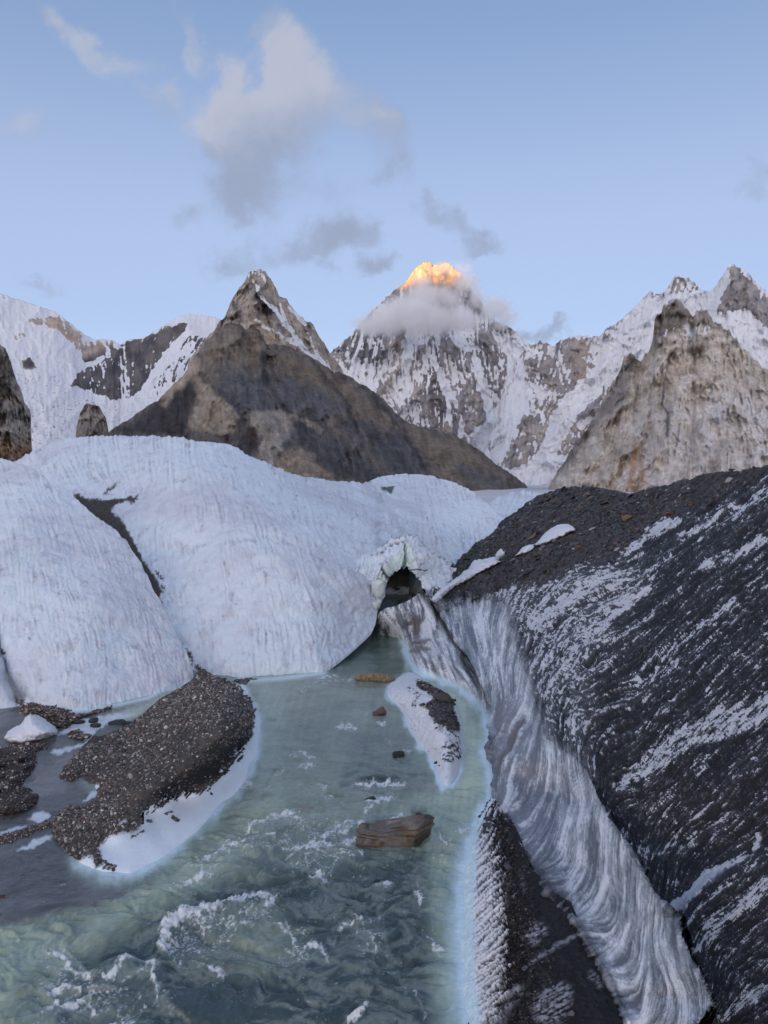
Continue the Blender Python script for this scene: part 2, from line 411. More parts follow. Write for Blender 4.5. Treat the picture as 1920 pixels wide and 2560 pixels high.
# --- high pyramid with the glowing summit
giv_sky = [(800, 905), (840, 868), (880, 832), (905, 805), (930, 778), (950, 755), (975, 735), (1000, 716), (1015, 702), (1030, 680), (1046, 662), (1066, 653), (1084, 661),
           (1098, 658), (1112, 654), (1124, 658), (1134, 670), (1152, 684), (1172, 712), (1188, 738), (1205, 752), (1218, 782), (1240, 800), (1262, 812), (1280, 822), (1300, 838), (1322, 858), (1345, 880), (1400, 930)]
def paint_giv(D):
    PX, PY = D['PX'], D['PY']; wx, wy = wp(D, 8)
    c = rockcol(D, [(.19, .195, .225), (.255, .25, .27), (.32, .305, .31), (.40, .38, .375)], (34, 60))  # bluish rock tones stand in for haze, painted into the colour
    c = cmix(c, (.45, .39, .34), smooth(-sdf([(975, 835), (1005, 830), (1010, 900), (1000, 960), (990, 1010), (955, 1010), (970, 930)], wx, wy), -4, 8) * .7)
    c = cmix(c, (.10, .10, .12), smooth(-sdf([(1060, 900), (1090, 870), (1115, 930), (1130, 1000), (1150, 1060), (1080, 1060), (1060, 980)], wx, wy), -6, 16) * .6)
    c = cmix(c, (.12, .11, .12), smooth(-sdf([(1160, 860), (1270, 880), (1275, 960), (1245, 1010), (1200, 1000), (1180, 930)], wx, wy), -6, 16) * .35)
    c = cmix(c, (.11, .11, .13), smooth(-sdf([(840, 870), (930, 800), (968, 830), (960, 900), (930, 960), (850, 900)], wx, wy), -6, 10) * .5)
    # snow lies in couloirs and on ledges
    f = .45 * (.5 - D['nb']) * 2 + .42 * (.42 - D['nm']) * 2 + .18 * D['gul'] + .12 * D['gulf'] + .55 * fbm((PX + PY * .4) / 13, PY / 9, 4, 3)
    bias = -.28 + 0 * PX
    def add(poly, v, e=10): 
        nonlocal bias; bias = bias + v * smooth(-sdf(poly, wx, wy), -e, e)
    add([(1230, 830), (1345, 850), (1340, 900), (1310, 960), (1290, 1040), (1260, 1160), (1190, 1140), (1170, 1090), (1240, 1040), (1262, 960), (1275, 890)], 1.7, 7)
    for ln, v in (([(1192, 905, 6), (1205, 960, 9), (1218, 1000, 8), (1232, 1060, 11), (1240, 1110, 20)], 1.6), ([(1075, 880, 8), (1100, 940, 7), (1118, 1000, 5), (1125, 1060, 4)], .9),
                  ([(900, 870, 5), (885, 910, 6), (870, 960, 8), (850, 980, 10)], .9), ([(910, 950, 8), (930, 990, 12), (960, 1030, 20)], 1.3), ([(1100, 920, 4), (1140, 1010, 5), (1160, 1080, 6)], .5),
                  ([(1030, 850, 22), (1010, 920, 10), (1020, 980, 10), (1000, 1040, 14)], .45), ([(1145, 850, 12), (1170, 870, 8)], 1.0), ([(905, 850, 3), (880, 905, 3)], .9)):
        bias = bias + v * smooth(-dline(ln, wx, wy), -5, 4)
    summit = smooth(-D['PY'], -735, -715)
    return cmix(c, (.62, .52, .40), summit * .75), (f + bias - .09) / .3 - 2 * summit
# --- snowy wall between the pyramid and the right-hand peaks
wall_sky = [(1150, 1240), (1190, 1190), (1222, 1110), (1243, 1030), (1262, 960), (1290, 905), (1320, 862), (1334, 858), (1345, 852), (1360, 852), (1372, 862), (1384, 868), (1400, 852), (1422, 840), (1450, 838), (1478, 842), (1500, 836), (1518, 822),
            (1545, 806), (1570, 785), (1592, 760), (1612, 742), (1626, 728), (1640, 732), (1655, 738), (1668, 718), (1680, 695), (1692, 684), (1702, 694), (1712, 690), (1728, 702), (1745, 716), (1760, 728),
            (1778, 722), (1790, 712), (1802, 696), (1812, 676), (1824, 658), (1834, 656), (1846, 668), (1866, 680), (1880, 695), (1896, 712), (1910, 722), (1925, 738), (1990, 800)]
def paint_wall(D):
    PX, PY = D['PX'], D['PY']; wx, wy = wp(D, 9)
    c = rockcol(D, [(.19, .195, .22), (.26, .255, .27), (.34, .32, .315), (.42, .39, .37)], (38, 30))
    c = cmix(c, (.42, .35, .28), smooth(-sdf([(1440, 840), (1485, 838), (1500, 880), (1480, 960), (1440, 960), (1420, 900)], wx, wy), -10, 20) * .5)
    f = .3 * (.5 - D['nb']) * 2 + .6 * (.42 - D['nm']) * 2 + .16 * D['gul'] + .08 * D['gulf'] + .55 * fbm((PX + PY * .5) / 12, PY / 9, 4, 3)
    bias = .26 + 0 * PX
    def add(poly, v, e=10):
        nonlocal bias; bias = bias + v * smooth(-sdf(poly, wx, wy), -e, e)
    add([(1330, 860), (1375, 862), (1420, 845), (1480, 850), (1485, 920), (1440, 970), (1400, 980), (1330, 960), (1310, 940)], -.62, 12)      # left rocks
    add([(1250, 1100), (1290, 1040), (1350, 1040), (1400, 1080), (1340, 1140), (1310, 1180), (1250, 1170)], -.75, 10)
    add([(1290, 960), (1330, 960), (1300, 1060), (1260, 1150), (1225, 1150), (1260, 1040)], 1.2, 8)
    add([(1340, 1000), (1385, 990), (1390, 1040), (1350, 1050)], -.5, 9)
    add([(1480, 1000), (1560, 930), (1590, 900), (1540, 1010), (1450, 1130), (1400, 1160), (1360, 1190), (1400, 1090)], -.55, 10)                # rocks beside buttress
    add([(1400, 1010), (1470, 940), (1500, 960), (1440, 1040), (1390, 1130), (1350, 1220), (1280, 1230), (1290, 1190), (1340, 1140)], 1.25, 8)  # couloir
    add([(1240, 1190), (1345, 1150), (1420, 1140), (1420, 1260), (1240, 1260)], 1.6, 8)
    add([(1560, 800), (1640, 745), (1760, 735), (1700, 760), (1640, 880), (1600, 910), (1540, 930), (1500, 960), (1470, 940)], .75, 12)
    add([(1700, 735), (1790, 725), (1800, 760), (1780, 800), (1720, 790)], 1.6, 8)
    add([(1675, 700), (1690, 690), (1720, 700), (1740, 720), (1700, 745), (1680, 735)], -.25, 6)
    add([(1800, 700), (1830, 662), (1900, 720), (1930, 745), (1930, 830), (1870, 775), (1780, 780), (1770, 745), (1790, 745)], -1.1, 8)           # right peak rock
    add([(1800, 690), (1828, 662), (1822, 710), (1800, 745), (1772, 735)], 1.3, 5)
    add([(1790, 790), (1870, 785), (1930, 830), (1990, 850), (1990, 1000), (1880, 920), (1800, 850)], .75, 10)
    return c, (f + bias - .1) / .3
mountain('snowy_mountain_wall', 'rock and snow face with steep couloirs rising to jagged peaks, right of the glowing pyramid', wall_sky, 1262, 1150, 1990, 9300, 7600, paint_wall,
         [(1320, 900, -.3, 1), (1600, 800, -.55, 1), (1450, 1000, -.7, 1), (1650, 760, -.45, 1), (1830, 700, -.2, 1), (1900, 850, .25, 1), (1300, 1150, -.3, 1), (1480, 880, -.2, 1)], 11, amp=.035, m=M_FAR, jag=7)
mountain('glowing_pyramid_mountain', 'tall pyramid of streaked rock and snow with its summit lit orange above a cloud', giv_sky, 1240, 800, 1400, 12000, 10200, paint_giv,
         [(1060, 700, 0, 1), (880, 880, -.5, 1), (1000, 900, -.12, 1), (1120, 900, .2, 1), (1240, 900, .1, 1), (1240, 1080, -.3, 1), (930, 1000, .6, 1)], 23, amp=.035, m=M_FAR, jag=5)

# --- tan cliff buttress at the right
tan_sky = [(1340, 1260), (1370, 1222), (1385, 1190), (1412, 1150), (1436, 1112), (1468, 1068), (1495, 1022), (1522, 975), (1548, 925), (1562, 890), (1572, 880), (1590, 892), (1604, 898), (1625, 868), (1634, 838), (1636, 796),
           (1644, 782), (1654, 786), (1658, 762), (1676, 752), (1694, 747), (1706, 758), (1722, 778), (1732, 792), (1744, 776), (1752, 766), (1764, 772), (1778, 788), (1784, 802), (1800, 810), (1822, 826), (1850, 858),
           (1876, 886), (1898, 910), (1916, 926), (1990, 985)]
def paint_tan(D):
    PX, PY = D['PX'], D['PY']; wx, wy = wp(D, 10)
    c = rockcol(D, [(.34, .31, .28), (.48, .43, .37), (.58, .525, .455), (.64, .60, .54), (.68, .66, .63)], (60, 42), contrast=1.4)
    # strata across the upper part
    st = np.sin((wy + .12 * wx) / 3.6) * .5 + fbm(wx / 60, wy / 5, 4, 9)
    up = smooth(-(PY - .1 * (PX - 1700)), -905, -850)
    c = c * (1 + .34 * st * up + .3 * fbm((wx + .5 * wy) / 30, (wy - .3 * wx) / 9, 5, 12) + .26 * (ridged((wx - .35 * wy) / 26, (wy + .2 * wx) / 60, 5, 13) - .4) + .16 * fbm(wx / 5, wy / 4, 3, 14))[..., None]
    # pale grey face, lower middle and right; dark upper turret; rust stains; dark chimneys
    c = cmix(c, (.66, .66, .68), smooth(-sdf([(1560, 1050), (1640, 980), (1700, 1000), (1800, 960), (1920, 980), (1990, 1050), (1990, 1260), (1620, 1260)], wx, wy), -30, 60) * (.38 + .5 * smooth(fbm(PX / 40, PY / 60, 4, 77), -.1, .4)))
    c = cmix(c, (.15, .13, .12), smooth(-sdf([(1630, 870), (1636, 780), (1695, 745), (1735, 790), (1720, 815), (1680, 830), (1650, 850), (1640, 890)], wx, wy), -4, 8) * .72)
    c = cmix(c, (.19, .17, .15), smooth(-sdf([(1735, 800), (1750, 765), (1785, 795), (1840, 840), (1790, 830)], wx, wy), -4, 8) * .6)
    c = cmix(c, (.13, .12, .13), smooth(-sdf([(1550, 920), (1570, 880), (1600, 900), (1575, 960), (1560, 1010), (1500, 1060), (1450, 1130), (1400, 1190), (1370, 1225), (1395, 1150), (1450, 1080), (1510, 1000)], wx, wy), -6, 12) * .62)
    for ln, v in (([(1588, 1100, 3), (1584, 1160, 6), (1578, 1220, 5)], .75), ([(1604, 1140, 2), (1600, 1180, 4), (1612, 1210, 3)], .55), ([(1642, 1120, 2), (1648, 1160, 3)], .3)):
        c = cmix(c, (.50, .28, .17), smooth(-dline(ln, PX + 2 * D['gulf'], PY), -5, 3) * v)
    for ln in ([(1672, 900, 3), (1660, 960, 2), (1655, 1010, 3), (1672, 1040, 2), (1668, 1090, 3)], [(1690, 870, 2), (1668, 900, 2)], [(1700, 1060, 1.5), (1690, 1120, 1)], [(1595, 960, 2), (1585, 1020, 1)], [(1790, 940, 1.5), (1770, 1000, 1)]):
        c = cmix(c, (.09, .09, .10), smooth(-dline(ln, PX + 4 * fbm(PX / 12, PY / 12, 3, 5), PY), -3, 2) * .75)
    f = .4 * (.42 - D['nm']) * 2 + .15 * D['gul'] + .12 * D['gulf'] + .5 * fbm(PX / 16, PY / 5, 4, 6)
    bias = -.85 + 0 * PX
    for poly, v in (([(1690, 835), (1730, 810), (1770, 810), (1790, 825), (1730, 860), (1700, 870)], .75), ([(1650, 830), (1700, 800), (1720, 800), (1660, 850)], .6), ([(1680, 1130), (1700, 1090), (1790, 1040), (1800, 1060), (1720, 1190), (1690, 1200)], .38),
                    ([(1840, 1050), (1990, 1000), (1990, 1180), (1850, 1170)], .42), ([(1660, 1110), (1680, 1150), (1672, 1160)], .8), ([(1670, 750), (1700, 745), (1700, 760), (1675, 775)], .6)):
        bias = bias + v * smooth(-sdf(poly, wx, wy), -8, 10)
    return c, (f + bias - .1) / .3
mountain('tan_cliff_buttress', 'broad tan and grey granite cliff with dark turrets on top, at the right', tan_sky, 1275, 1340, 1990, 4700, 3600, paint_tan,
         [(1690, 850, -.1, 1), (1500, 1100, -.4, 1), (1700, 1100, -.05, 1), (1850, 1000, .25, 1), (1600, 950, -.3, 1)], 31, amp=.046, m=M_MID, jag=11, Lc=34,
         relief=lambda PX, PY, s, g: 1.2 * (smooth(PX, 1500, 1680) - smooth(PX, 1750, 1990) * .6) + .5 * np.sin((PY + .12 * PX) / 5) * .10 * smooth(-PY, -900, -850))

# --- snow slopes at the far left
left_sky = [(-80, 718), (0, 734), (25, 742), (60, 752), (85, 762), (110, 770), (142, 780), (152, 788), (170, 802), (190, 820), (214, 838), (232, 848), (258, 846), (284, 852), (300, 862), (318, 850), (338, 846), (352, 848),
            (372, 838), (400, 818), (428, 802), (450, 790), (474, 785), (500, 786), (526, 790), (548, 796), (600, 820), (660, 860)]
def paint_left(D):
    PX, PY = D['PX'], D['PY']; wx, wy = wp(D, 8)
    c = rockcol(D, [(.36, .29, .25), (.48, .39, .33), (.56, .47, .41)], (30, 14))
    dk = smooth(-sdf([(165, 960), (200, 900), (300, 850), (360, 840), (470, 790), (480, 810), (520, 850), (470, 940), (400, 1010), (250, 1010), (170, 975)], PX, PY), -12, 12)
    c2 = rockcol(D, [(.07, .07, .08), (.12, .115, .12), (.18, .165, .16)], (26, 40), 5)
    c = c * (1 - dk[..., None]) + c2 * dk[..., None]
    c = cmix(c, (.10, .09, .09), smooth(-sdf([(55, 900), (75, 893), (92, 920), (60, 925)], wx, wy), -5, 5))
    f = .25 * (.5 - D['nb']) * 2 + .32 * (.45 - D['nm']) * 2 + .16 * D['gul'] + .08 * D['gulf'] + .45 * fbm(PX / 14, PY / 8, 4, 3)
    bias = 1.25 + 0 * PX
    def add(poly, v, e=9):
        nonlocal bias; bias = bias + v * smooth(-sdf(poly, wx, wy), -e, e)
    add([(60, 800), (110, 790), (150, 785), (185, 820), (225, 848), (290, 852), (290, 880), (215, 905), (180, 860), (140, 825), (90, 812)], -1.6, 8)
    add([(20, 835), (60, 830), (80, 845), (30, 850)], -1.2, 6)
    add([(205, 870), (260, 870), (240, 905), (205, 910)], -1.15, 8)
    add([(0, 735), (60, 750), (90, 762), (60, 768), (0, 752)], -.7, 5)
    add([(298, 862), (318, 850), (350, 846), (340, 860), (300, 866)], -1.9, 3)
    add([(55, 900), (75, 893), (92, 922), (60, 925)], -2.4, 3)
    add([(172, 962), (205, 920), (235, 910), (300, 870), (345, 850), (415, 815), (472, 805), (462, 830), (425, 870), (400, 900), (372, 945), (345, 985), (322, 1004), (285, 1002), (240, 985), (178, 966)], -1.75, 7)
    add([(358, 1000), (372, 960), (405, 920), (440, 860), (480, 825), (520, 840), (500, 900), (440, 960), (395, 998)], -1.25, 9)
    for ln, v in (([(470, 830, 3), (430, 880, 7), (395, 930, 8), (368, 975, 6), (350, 1010, 6)], 1.7), ([(290, 880, 2), (318, 950, 4), (308, 1000, 5)], .55), ([(255, 905, 2), (262, 980, 3)], .5), ([(340, 900, 2), (300, 945, 3)], .4)):
        bias = bias + v * smooth(-dline(ln, wx, wy), -5, 4)
    sf = (f + bias - .09) / .3
    # broken icefall: bluish, dirty seracs
    ice = smooth(-sdf([(0, 925), (170, 925), (180, 975), (250, 1000), (340, 1015), (380, 1030), (300, 1120), (0, 1200)], wx, wy), -12, 12)
    cr = ridged(PX / 9, PY / 6, 4, 88)
    c = cmix(c, (.56, .62, .68), ice)
    c = c * (1 - (.34 * ice * (1 - smooth(cr, .15, .6))))[..., None]
    return c, sf * (1 - ice) + ice * (cr * 1.3 - .02)
def icefall_relief(PX, PY, s, g):
    m = smooth(-sdf([(0, 925), (170, 925), (180, 975), (250, 1000), (380, 1030), (300, 1120), (0, 1200)], PX, PY), -12, 12)
    return m * (.10 * ridged(PX / 10, PY / 7, 4, 88) - .1) + .0 * s + .6 * smooth(-sdf([(172, 962), (300, 850), (470, 795), (520, 840), (440, 960), (340, 1005), (240, 985)], PX, PY), -14, 20)
mountain('snowy_left_ridge', 'white snow slopes with a dark rock band and a broken icefall, left behind the rock pyramid', left_sky, 1190, -80, 660, 8200, 4400, paint_left,
         [(50, 800, .5, 1), (250, 900, .3, 1), (450, 850, -.6, 1), (300, 950, 0.05, 1), (100, 1050, .15, 1), (320, 1050, -.2, 1), (500, 900, -.5, 1)], 47, amp=.020, m=M_FAR, jag=3, curvp=1.2, relief=icefall_relief)

# --- left edge cliff and the lone rock in the icefall
def paint_cliff(D):
    wx, wy = wp(D, 6)
    c = rockcol(D, [(.16, .15, .15), (.28, .26, .24), (.38, .35, .31), (.45, .41, .36)], (24, 34), contrast=1.5)
    return cmix(c, (.30, .19, .11), smooth(D['PY'], 1085, 1120) * .7), -9. + 0 * D['PX']
mountain('left_edge_cliff', 'grey brown rock cliff cut by the left edge of the picture', [(-150, 760), (-60, 815), (0, 858), (14, 872), (24, 900), (36, 930), (48, 962), (60, 1000), (74, 1018), (78, 1040), (70, 1062), (74, 1100), (84, 1140), (90, 1190)], 1192,
         -150, 90, 2900, 2500, paint_cliff, [(0, 950, .3, 1), (50, 1050, .15, 1)], 53, amp=.06, m=M_MID, jag=10, nscale=.6, relief=lambda PX, PY, s, g: -.5 * smooth(PX, 20, 85))
mountain('lone_icefall_rock', 'small grey rock knob standing in the icefall at the left', [(188, 1100), (192, 1062), (200, 1030), (210, 1014), (222, 1009), (236, 1012), (250, 1018), (258, 1034), (266, 1048), (271, 1075), (274, 1110)], 1140,
         188, 274, 3900, 3700, paint_cliff, [(230, 1050, .05, 1)], 59, amp=.03, m=M_MID, jag=5, nx=60, ny=70, nscale=.4, relief=lambda PX, PY, s, g: -.9 * ((PX - 231) / 40)**2)

# --- the pale upper peak of the central rock pyramid
up_sky = [(470, 900), (500, 862), (520, 842), (535, 825), (545, 808), (560, 792), (572, 768), (582, 742), (590, 730), (604, 712), (613, 698), (620, 682), (632, 675), (644, 671), (655, 676), (664, 680), (674, 696), (682, 706),
          (690, 722), (697, 738), (706, 745), (716, 742), (722, 756), (730, 770), (748, 786), (762, 800), (774, 802), (786, 816), (800, 842), (815, 866), (826, 884), (842, 902), (852, 918), (866, 950), (900, 1010)]
def paint_up(D):
    PX, PY = D['PX'], D['PY']; wx, wy = wp(D, 7)
    c = rockcol(D, [(.20, .19, .185), (.32, .29, .265), (.41, .37, .32), (.50, .45, .385)], (30, 36), contrast=1.5)
    c = cmix(c, (.20, .195, .20), smooth(-sdf([(625, 690), (655, 700), (690, 760), (740, 860), (700, 830), (660, 800), (630, 740)], wx, wy), -5, 10) * .5)
    c = cmix(c, (.055, .05, .055), smooth(-sdf([(634, 715), (648, 735), (672, 765), (688, 778), (676, 792), (655, 780), (640, 750)], wx, wy), -3, 4))
    f = .45 * (.45 - D['nm']) * 2 + .2 * D['gul'] + .10 * D['gulf'] + .5 * fbm(PX / 9, PY / 7, 4, 3)
    bias = -.75 + 0 * PX
    for ln, v in (([(622, 690, 4), (640, 676, 5), (655, 690, 3), (668, 712, 3)], 1.0), ([(634, 700, 2), (645, 728, 3), (660, 748, 3), (690, 780, 3), (715, 815, 2.5), (740, 842, 3)], 1.35), ([(700, 762, 2), (712, 800, 3), (735, 840, 4), (765, 880, 5), (820, 925, 4), (850, 945, 4)], 1.35),
                  ([(722, 768, 3), (750, 795, 4), (765, 812, 3)], 1.2), ([(640, 800, 3), (700, 838, 4), (760, 872, 5)], .9), ([(770, 830, 2), (790, 880, 3), (830, 930, 3)], .9), ([(600, 812, 3), (640, 802, 2)], .4)):
        bias = bias + v * smooth(-dline(ln, wx, wy), -6, 3)
    return c, (f + bias - .09) / .3
mountain('rocky_pyramid_peak', 'sharp pale rock peak with thin snow gullies above the dark foreslope, centre left', up_sky, 1020, 470, 900, 5600, 5000, paint_up,
         [(640, 700, .1, 1), (560, 820, -.5, 1), (700, 800, .6, 1), (800, 900, .8, 1), (640, 800, .3, 1)], 61, amp=.035, m=M_MID, jag=6, nscale=.75,
         relief=lambda PX, PY, s, g: -1.3 * np.abs(PX - 640 - (PY - 675) * .35) / 110)

# --- its dark foreslope
fs_sky = [(150, 1185), (230, 1120), (268, 1082), (300, 1060), (340, 1036), (372, 1010), (395, 1002), (410, 985), (432, 962), (452, 944), (470, 920), (484, 892), (498, 880), (512, 856), (532, 836), (548, 818), (566, 809), (590, 807),
          (604, 812), (612, 822), (630, 818), (648, 822), (660, 848), (668, 862), (700, 860), (724, 866), (748, 880), (780, 892), (808, 912), (834, 928), (850, 930), (872, 938), (900, 958), (940, 980), (966, 1002), (985, 1028),
          (1010, 1048), (1035, 1062), (1080, 1072), (1130, 1086), (1165, 1104), (1200, 1126), (1235, 1156), (1268, 1178), (1295, 1196), (1312, 1210), (1325, 1226), (1345, 1262), (1400, 1330)]
def paint_fs(D):
    PX, PY = D['PX'], D['PY']; wx, wy = wp(D, 12)
    c = rockcol(D, [(.085, .087, .095), (.12, .118, .122), (.155, .145, .138), (.20, .178, .155)], (48, 40), contrast=1.2)
    def add(poly, colr, v, e=12):
        nonlocal c; c = cmix(c, colr, smooth(-sdf(poly, wx, wy), -e, e) * v)
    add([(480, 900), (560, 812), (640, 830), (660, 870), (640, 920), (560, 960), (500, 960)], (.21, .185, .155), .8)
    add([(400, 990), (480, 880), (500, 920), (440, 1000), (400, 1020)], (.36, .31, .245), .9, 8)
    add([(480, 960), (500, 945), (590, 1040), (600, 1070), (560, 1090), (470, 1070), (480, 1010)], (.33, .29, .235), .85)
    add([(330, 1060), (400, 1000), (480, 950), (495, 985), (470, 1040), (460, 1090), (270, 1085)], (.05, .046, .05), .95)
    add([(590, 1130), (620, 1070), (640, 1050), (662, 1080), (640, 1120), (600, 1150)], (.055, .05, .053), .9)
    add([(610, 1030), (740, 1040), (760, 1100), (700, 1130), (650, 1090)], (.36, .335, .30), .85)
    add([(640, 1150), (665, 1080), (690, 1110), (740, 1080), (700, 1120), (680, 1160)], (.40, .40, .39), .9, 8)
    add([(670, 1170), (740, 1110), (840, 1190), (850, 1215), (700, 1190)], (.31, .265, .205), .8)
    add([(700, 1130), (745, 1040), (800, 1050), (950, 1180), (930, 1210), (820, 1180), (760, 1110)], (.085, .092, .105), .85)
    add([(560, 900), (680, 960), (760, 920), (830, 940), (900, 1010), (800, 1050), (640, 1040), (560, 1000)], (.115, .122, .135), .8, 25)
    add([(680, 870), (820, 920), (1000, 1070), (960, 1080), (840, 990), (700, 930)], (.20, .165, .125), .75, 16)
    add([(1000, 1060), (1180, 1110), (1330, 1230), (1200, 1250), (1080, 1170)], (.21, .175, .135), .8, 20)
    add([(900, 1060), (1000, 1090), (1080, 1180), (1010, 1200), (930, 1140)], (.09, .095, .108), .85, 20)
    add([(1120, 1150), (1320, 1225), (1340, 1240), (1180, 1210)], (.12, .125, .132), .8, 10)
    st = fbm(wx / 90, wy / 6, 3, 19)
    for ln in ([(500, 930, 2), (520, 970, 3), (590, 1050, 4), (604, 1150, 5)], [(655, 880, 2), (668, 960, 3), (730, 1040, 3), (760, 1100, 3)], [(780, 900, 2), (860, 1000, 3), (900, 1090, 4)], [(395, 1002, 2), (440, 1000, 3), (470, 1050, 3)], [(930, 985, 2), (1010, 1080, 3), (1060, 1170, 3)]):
        c = cmix(c, (.045, .045, .052), smooth(-dline(ln, wx, wy), -9, 3) * .7)  # gully shade painted into the rock as dark lines
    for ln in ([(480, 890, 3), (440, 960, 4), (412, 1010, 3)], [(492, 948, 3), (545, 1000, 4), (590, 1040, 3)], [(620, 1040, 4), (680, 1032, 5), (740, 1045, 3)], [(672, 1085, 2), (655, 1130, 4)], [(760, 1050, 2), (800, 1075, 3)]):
        c = cmix(c, (.40, .355, .29), smooth(-dline(ln, wx, wy), -10, 2) * .6)  # light painted along the spur sides as paler lines
    rb = ridged((wx - .5 * wy) / 34, (wy + .4 * wx) / 60, 5, 91) - .4
    return np.clip(c * (1 + .3 * st + .55 * rb + .06 * D['gul'] + .05 * D['gulf'])[..., None], .02, 1)
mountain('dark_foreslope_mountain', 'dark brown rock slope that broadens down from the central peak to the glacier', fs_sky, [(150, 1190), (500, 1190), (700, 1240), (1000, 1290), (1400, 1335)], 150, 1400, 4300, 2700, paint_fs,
         [(560, 850, -.1, 1), (400, 1000, -.6, 1), (500, 1000, .45, 1), (620, 1080, -.2, 1), (680, 1050, .05, 1), (760, 950, .5, 1), (900, 1050, .6, 1), (1100, 1120, .5, 1), (700, 1160, .1, 1)], 71, amp=.06, m=M_MID, jag=4, nscale=1.35, Lc=30,
         relief=lambda PX, PY, s, g: -1.6 * np.clip(dline([(560, 815), (520, 930), (590, 1040), (600, 1140)], PX, PY), 0, 160) / 160 - .5 * np.clip(dline([(470, 930), (430, 1010), (400, 1090)], PX, PY), 0, 60) / 60 - .7 * np.clip(dline([(700, 862), (760, 960), (860, 1060), (960, 1200)], PX, PY), 0, 90) / 90 - .6 * np.clip(dline([(850, 930), (960, 1040), (1080, 1160)], PX, PY), 0, 80) / 80 - .5 * np.clip(dline([(640, 830), (650, 930), (700, 1020), (760, 1180)], PX, PY), 0, 60) / 60 + .6 * smooth(-dline([(640, 1050, 10), (690, 1130, 20), (740, 1200, 30)], PX, PY), -30, 10))

# --- valley floor: one ground sheet from under the viewer to beyond the mountains
def valley():
    r = np.concatenate([[0, 60, 130], np.geomspace(200, 40000, 60)]); a = np.linspace(0, 2 * math.pi, 145)
    RR, AA = np.meshgrid(r, a, indexing='ij'); X = RR * np.sin(AA); Yw = RR * np.cos(AA)
    Z = -6 - 40 * smooth(RR, 180, 1200) + smooth(RR, 100, 1500) * 6 * fbm(X / 300, Yw / 300, 4, 4)
    Z = np.where((Yw < -2500) | (RR > 14000), Z, Z)
    V = np.stack([X, Yw, Z], -1)
    c = np.broadcast_to(np.array((.55, .58, .63)), V.shape) * (1 + .25 * fbm(X / 120, Yw / 500, 4, 9))[..., None]
    o = grid_mesh('glacier_floor', V, c, M_FLOOR); tag(o, 'flat far glacier surface between the mountains', kind='structure')
valley()
# added unseen range, shaped to block the low sun from all but the summit
def west_blocker():
    n, k = 300, 26
    az = np.linspace(R(95), R(265), n)[None]; t = np.linspace(0, 1, k)[:, None]
    Rr = 20000 + 8000 * t + 0 * az
    H0 = 4470 + 320 * fbm(az * 14, az * 0, 4, 5) * (np.abs(az - R(190)) > R(6)) + 40 * fbm(az * 60, az * 0, 3, 8)
    H0 = H0 * (1 - .15 * smooth(np.abs(az - R(188)), R(12), R(40))) 
    Z = H0 * t**1.15 - 10 + 420 * fbm(az * 26 + t, t * 5 + az * 3, 5, 3) * t * (1 - t) * 2
    X = Rr * np.sin(az); Yw = Rr * np.cos(az); V = np.stack([X, Yw, Z], -1)
    c = cmix(np.broadcast_to(np.array((.22, .20, .19)), V.shape), SNOW, smooth(fbm(az * 40, t * 6 + az * 9, 5, 2) + t * .5, .05, .35))
    V2 = np.concatenate([V, V[-1:] + (V[-1:] * np.array([.25, .25, -.9]))]); c2 = np.concatenate([c, c[-1:]])
    o = grid_mesh('sun_blocking_range', V2, c2, M_FLOOR); tag(o, 'unseen snowy range behind the viewer, added to block the low sun', kind='structure')
west_blocker()

# ------------------------------------------------------------------ glacier ice
M_ICE = mat('glacier_ice', rough=.62, spec=.35, var=.10, vscale=2.2, bump=.55, bscale=4.5, bdist=.10)
M_WALL = mat('dirty_ice', rough=.42, spec=.5, var=.14, vscale=14, bump=.35, bscale=22, bdist=.03)
M_SLOPE = mat('debris_ice', rough=.6, spec=.35, var=.45, vscale=9, bump=.9, bscale=14, bdist=.06, snow=.30, snscale=4.5, snk=2.6, sncol=(.60, .64, .71))
ICE = (.66, .765, .865)

def ctrl_Y(ctrl, PX, PY, sm=1e-3):
    vals = [math.log(float(Yz(c[0], c[1], c[3] if len(c) > 3 else 0.0)) if c[2] == 'w' else c[2]) for c in ctrl]
    return np.exp(rbf([(c[0], c[1]) for c in ctrl], vals, PX, PY, sm))

HA = [(0, 1145, 52), (-150, 1125, 54), (104, 1187, 50), (150, 1224, 49), (185, 1243, 49), (289, 1323, 46), (353, 1407, 43.5), (414, 1525, 41), (451, 1603, 39), (484, 1700, 'w', .15),
      (0, 1400, 40), (-150, 1400, 41), (150, 1400, 41), (250, 1500, 38.6), (0, 1600, 35.5), (150, 1650, 34.8), (370, 1742, 'w', 0), (191, 1777, 'w', 0), (52, 1762, 'w', .1), (300, 1640, 36.5),
      (-150, 1650, 33), (-150, 1780, 'w', .3), (60, 1860, 'w', -1.6), (300, 1860, 'w', -1.8), (500, 1800, 'w', -1.6)]
A_top = [(-260, 1120), (-150, 1122), (0, 1144), (25, 1149), (60, 1162), (104, 1186), (150, 1223), (185, 1244), (240, 1288), (289, 1322), (324, 1364), (353, 1406), (382, 1470), (414, 1525), (451, 1603), (472, 1650), (486, 1700), (490, 1730)]
